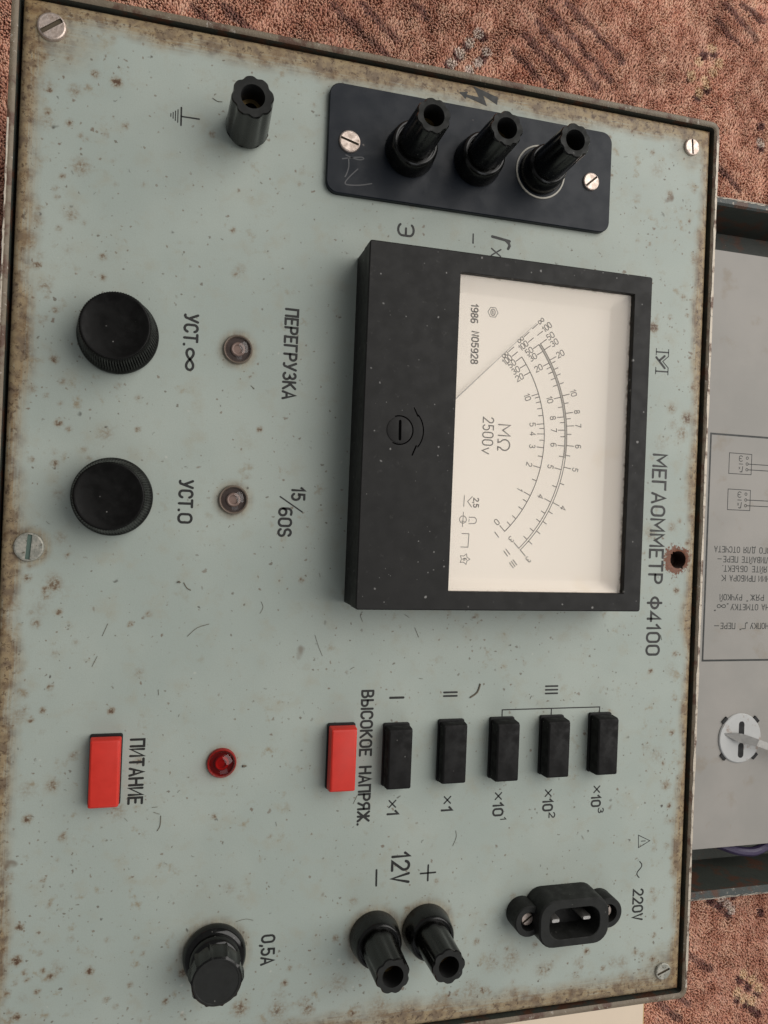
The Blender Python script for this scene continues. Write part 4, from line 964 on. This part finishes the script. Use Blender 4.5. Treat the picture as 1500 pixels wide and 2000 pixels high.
for yo in (0.0, -18.95):
    L = .42
    inscription([([(277.9, 39.7 + yo), (291.8, 39.6 + yo), (291.8, 28.9 + yo), (277.9, 28.9 + yo), (277.9, 39.7 + yo)], .38), ('Э', (286.1, 38.5 + yo), 2.9, 2.0, dict(ang=180, w=.13)), ([(284.1, 34.2 + yo), (286.4, 34.2 + yo)], .38),
                 ('r', (286.4, 32.9 + yo), 3.0, 1.6, dict(ang=180, w=.14)), ('x', (284.8, 32.6 + yo), 1.2, .8, dict(ang=180, w=.2))]
                + [([(289.05 + .68 * math.cos(R(t)), y + yo + .68 * math.sin(R(t))) for t in range(0, 361, 30)], .34) for y in (37.5, 34.4, 31.4)]
                + [([(289.75, y + yo), (318, y + yo)], L) for y in (34.4, 31.4)], (285, 34 + yo), 'wiring_diagram', 'plate_ink', ip, zi)
def line(y, words):
    """words: (text, x where it ends, x where it starts); the text reads towards the instrument"""
    m = Mesh()
    for s, xe, xs in words: write(m, s, (xs, y), 2.95, xs - xe, 180, .14, zi, .26)
    return m.build('instruction_line', 'plate_ink', (290, y, zi), ip)
line(-9.4, [('ОТСЧЕТА', 271.0, 286.5), ('ДЛЯ', 289.1, 296.2), ('ОГО', 299.0, 305.6)])
line(-14.5, [('-', 273.2, 275.4), ('ПЕРЕ', 276.7, 285.5), ('ЛИВАЙТЕ', 288.2, 304.2)])
line(-19.4, [('.', 276.4, 276.6), ('ОБЪЕКТ', 277.2, 291.6), ('ЯЙТЕ', 294.8, 304.0)])
line(-24.4, [('К', 276.1, 278.3), ('ПРИБОРА', 281.0, 296.8), ('НИИ', 299.1, 305.8)])
line(-34.4, [('РУЧКОЙ', 275.4, 288.9), ('"', 292.0, 292.8), ('РЯЖ', 294.5, 302.6)])
line(-39.5, [('"', 272.2, 273.0), ('∞', 273.8, 279.1), ('„', 279.8, 280.6), ('ОТМЕТКУ', 282.4, 299.2), ('НА', 301.7, 306.2)])
line(-49.4, [('-', 272.7, 275.4), ('ПЕРЕ', 276.5, 285.3), ('"', 288.4, 289.2), ('Г', 289.6, 291.8), ('„', 292.2, 293.0), ('НОПКУ', 295.0, 306.3)])
# latch disc in its cut-out: pressed white washer with two slots, four black tabs and a folding lever
dx, dy = 290.6, -109.8
m = Mesh(); m.loft([ring(dx, dy, ZI - .1, 13.1, 64), ring(dx, dy, ZI + .5, 13.0, 64), ring(dx, dy, ZI + .9, 12.5, 64)], False, True); m.build('latch_disc', 'disc_paint', (dx, dy, ZI), ip)
for x, y, a in ((280.9, -100.2, 45), (300.6, -100.2, -45), (280.6, -119.4, -45), (300.4, -119.6, 45)):
    c, s = math.cos(R(a)), math.sin(R(a)); m = Mesh()
    v = [(x + c * p - s * q, y + s * p + c * q, z) for z in (ZI - .1, ZI + .7) for p, q in ((-1.9, -.8), (1.9, -.8), (1.9, .8), (-1.9, .8))]
    m.add(v, [(4, 5, 6, 7), (0, 1, 5, 4), (1, 2, 6, 5), (2, 3, 7, 6), (3, 0, 4, 7)]); m.build('latch_tab', 'slot_black', (x, y, ZI), ip)
for yc in (-104.9, -116.2):
    m = Mesh(); m.add(rrect(dx - 1.2, dx + 2.2, yc - 3.9, yc + 4.0, ZI + .94, 1.65, 6), [tuple(range(28))]); m.build('latch_slot', 'slot_black', (dx, yc, ZI), ip)
m = Mesh()
top_ = [(280.5, -106.8, -71.0), (289.3, -106.6, -68.2), (297.0, -108.9, -65.0), (322, -117.5, -60.5), (322, -121.0, -60.5), (296.0, -112.4, -65.2), (288.0, -111.2, -68.4), (281.0, -107.9, -71.05)]
m.add(top_ + [(x, y, z - .9) for x, y, z in top_], [(1, 6, 5, 2)[::-1], (0, 7, 6, 1)[::-1], (2, 5, 4, 3)[::-1]] + [(i, i + 8, (i + 1) % 8 + 8, (i + 1) % 8) for i in range(8)] + [(9, 10, 13, 14)[::-1], (8, 9, 14, 15)[::-1], (10, 11, 12, 13)[::-1]])
m.build('latch_lever', 'lever_steel', (300, -110, -67), ip)

# ------------------------------------------------------------------ cable stowed in the lid
def tube(m, pts, r, n=10):
    P = [np.array(p, float) for p in pts]; rings = []
    for i, p in enumerate(P):
        t = P[min(len(P) - 1, i + 1)] - P[max(0, i - 1)]; t /= np.linalg.norm(t)
        a = np.cross(t, (0, 0, 1.0)); a /= np.linalg.norm(a); b = np.cross(t, a)
        rings.append([tuple(p + r * (a * math.cos(2 * math.pi * k / n) + b * math.sin(2 * math.pi * k / n))) for k in range(n)])
    m.loft(rings, True, True)
cp = freehand([(262, -150, -90), (275, -163, -86), (291.8, -171.0, -81), (303.7, -173.9, -79.5), (313, -173.2, -79.5), (326, -168, -82), (345, -156, -90)], 8)
m = Mesh(); tube(m, cp, 2.4)
cable = m.build('power_cable', 'cable_purple', (303, -172, -92)); tag(cable, 'dark purple cable loop tucked under the instruction plate in the lid', 'cable')

# ================================================================== BOOKLET
book = empty('paper_booklet', (172, -260, -95.0)); tag(book, 'cream paper booklet on the carpet at the lower edge of the megohmmeter', 'booklet')
m = Mesh(); m.box(90, 252.6, -330, -193, -95.0, -90.6); m.build('page_block', 'page_edge', (172, -260, -93), book, bevel=.3)
m = Mesh(); m.box(89.6, 251.6, -330.3, -193, -90.58, -90.2); m.build('cover', 'paper_cream', (172, -260, -90), book)

# ================================================================== LINT
m = Mesh()
for i, f in enumerate(FIBRES):
    pts = [(x, y, .12) for x, y in freehand(f, 3)]
    w = (.34, .10, .16, .14, .08, .06, .1, .07, .07, .06)[i] if i < 10 else .07
    tube(m, pts, w, 5)
for x, y, r, a in ((26.1, -88.9, .8, 60), (153, 132.4, .3, 0), (1.8, -25.4, .6, 20)):
    m.loft([[(x + s * r * (1.5 if k % 2 else .7) * math.cos(R(60 * k + a)), y + s * r * .6 * math.sin(R(60 * k + a)), z) for k in range(6)] for s, z in ((.8, .02), (1, .3), (.5, .6))], True, True)
for _ in range(70):
    x, y = rng.uniform(PX0 + 6, PX1 - 6), rng.uniform(PY0 + 6, PY1 - 6)
    if (MX0 - 2 < x < MX1 + 2 and MY0 - 2 < y < MY1 + 2) or (44 < x < 161 and 111 < y < 155): continue
    L = rng.uniform(.4, 1.6); a = rng.uniform(0, 6.28); b = a + rng.normal(0, .7)
    p = [(x, y), (x + L * .5 * math.cos(a), y + L * .5 * math.sin(a)), (x + L * .5 * (math.cos(a) + math.cos(b)), y + L * .5 * (math.sin(a) + math.sin(b)))]
    tube(m, [(q[0], q[1], .16) for q in p], rng.uniform(.03, .06), 4)
lint = m.build('lint', 'lint_dark', (75, -13, .1)); tag(lint, 'dark crumbs and short fibres scattered over the grey-green panel', 'lint', kind='stuff')
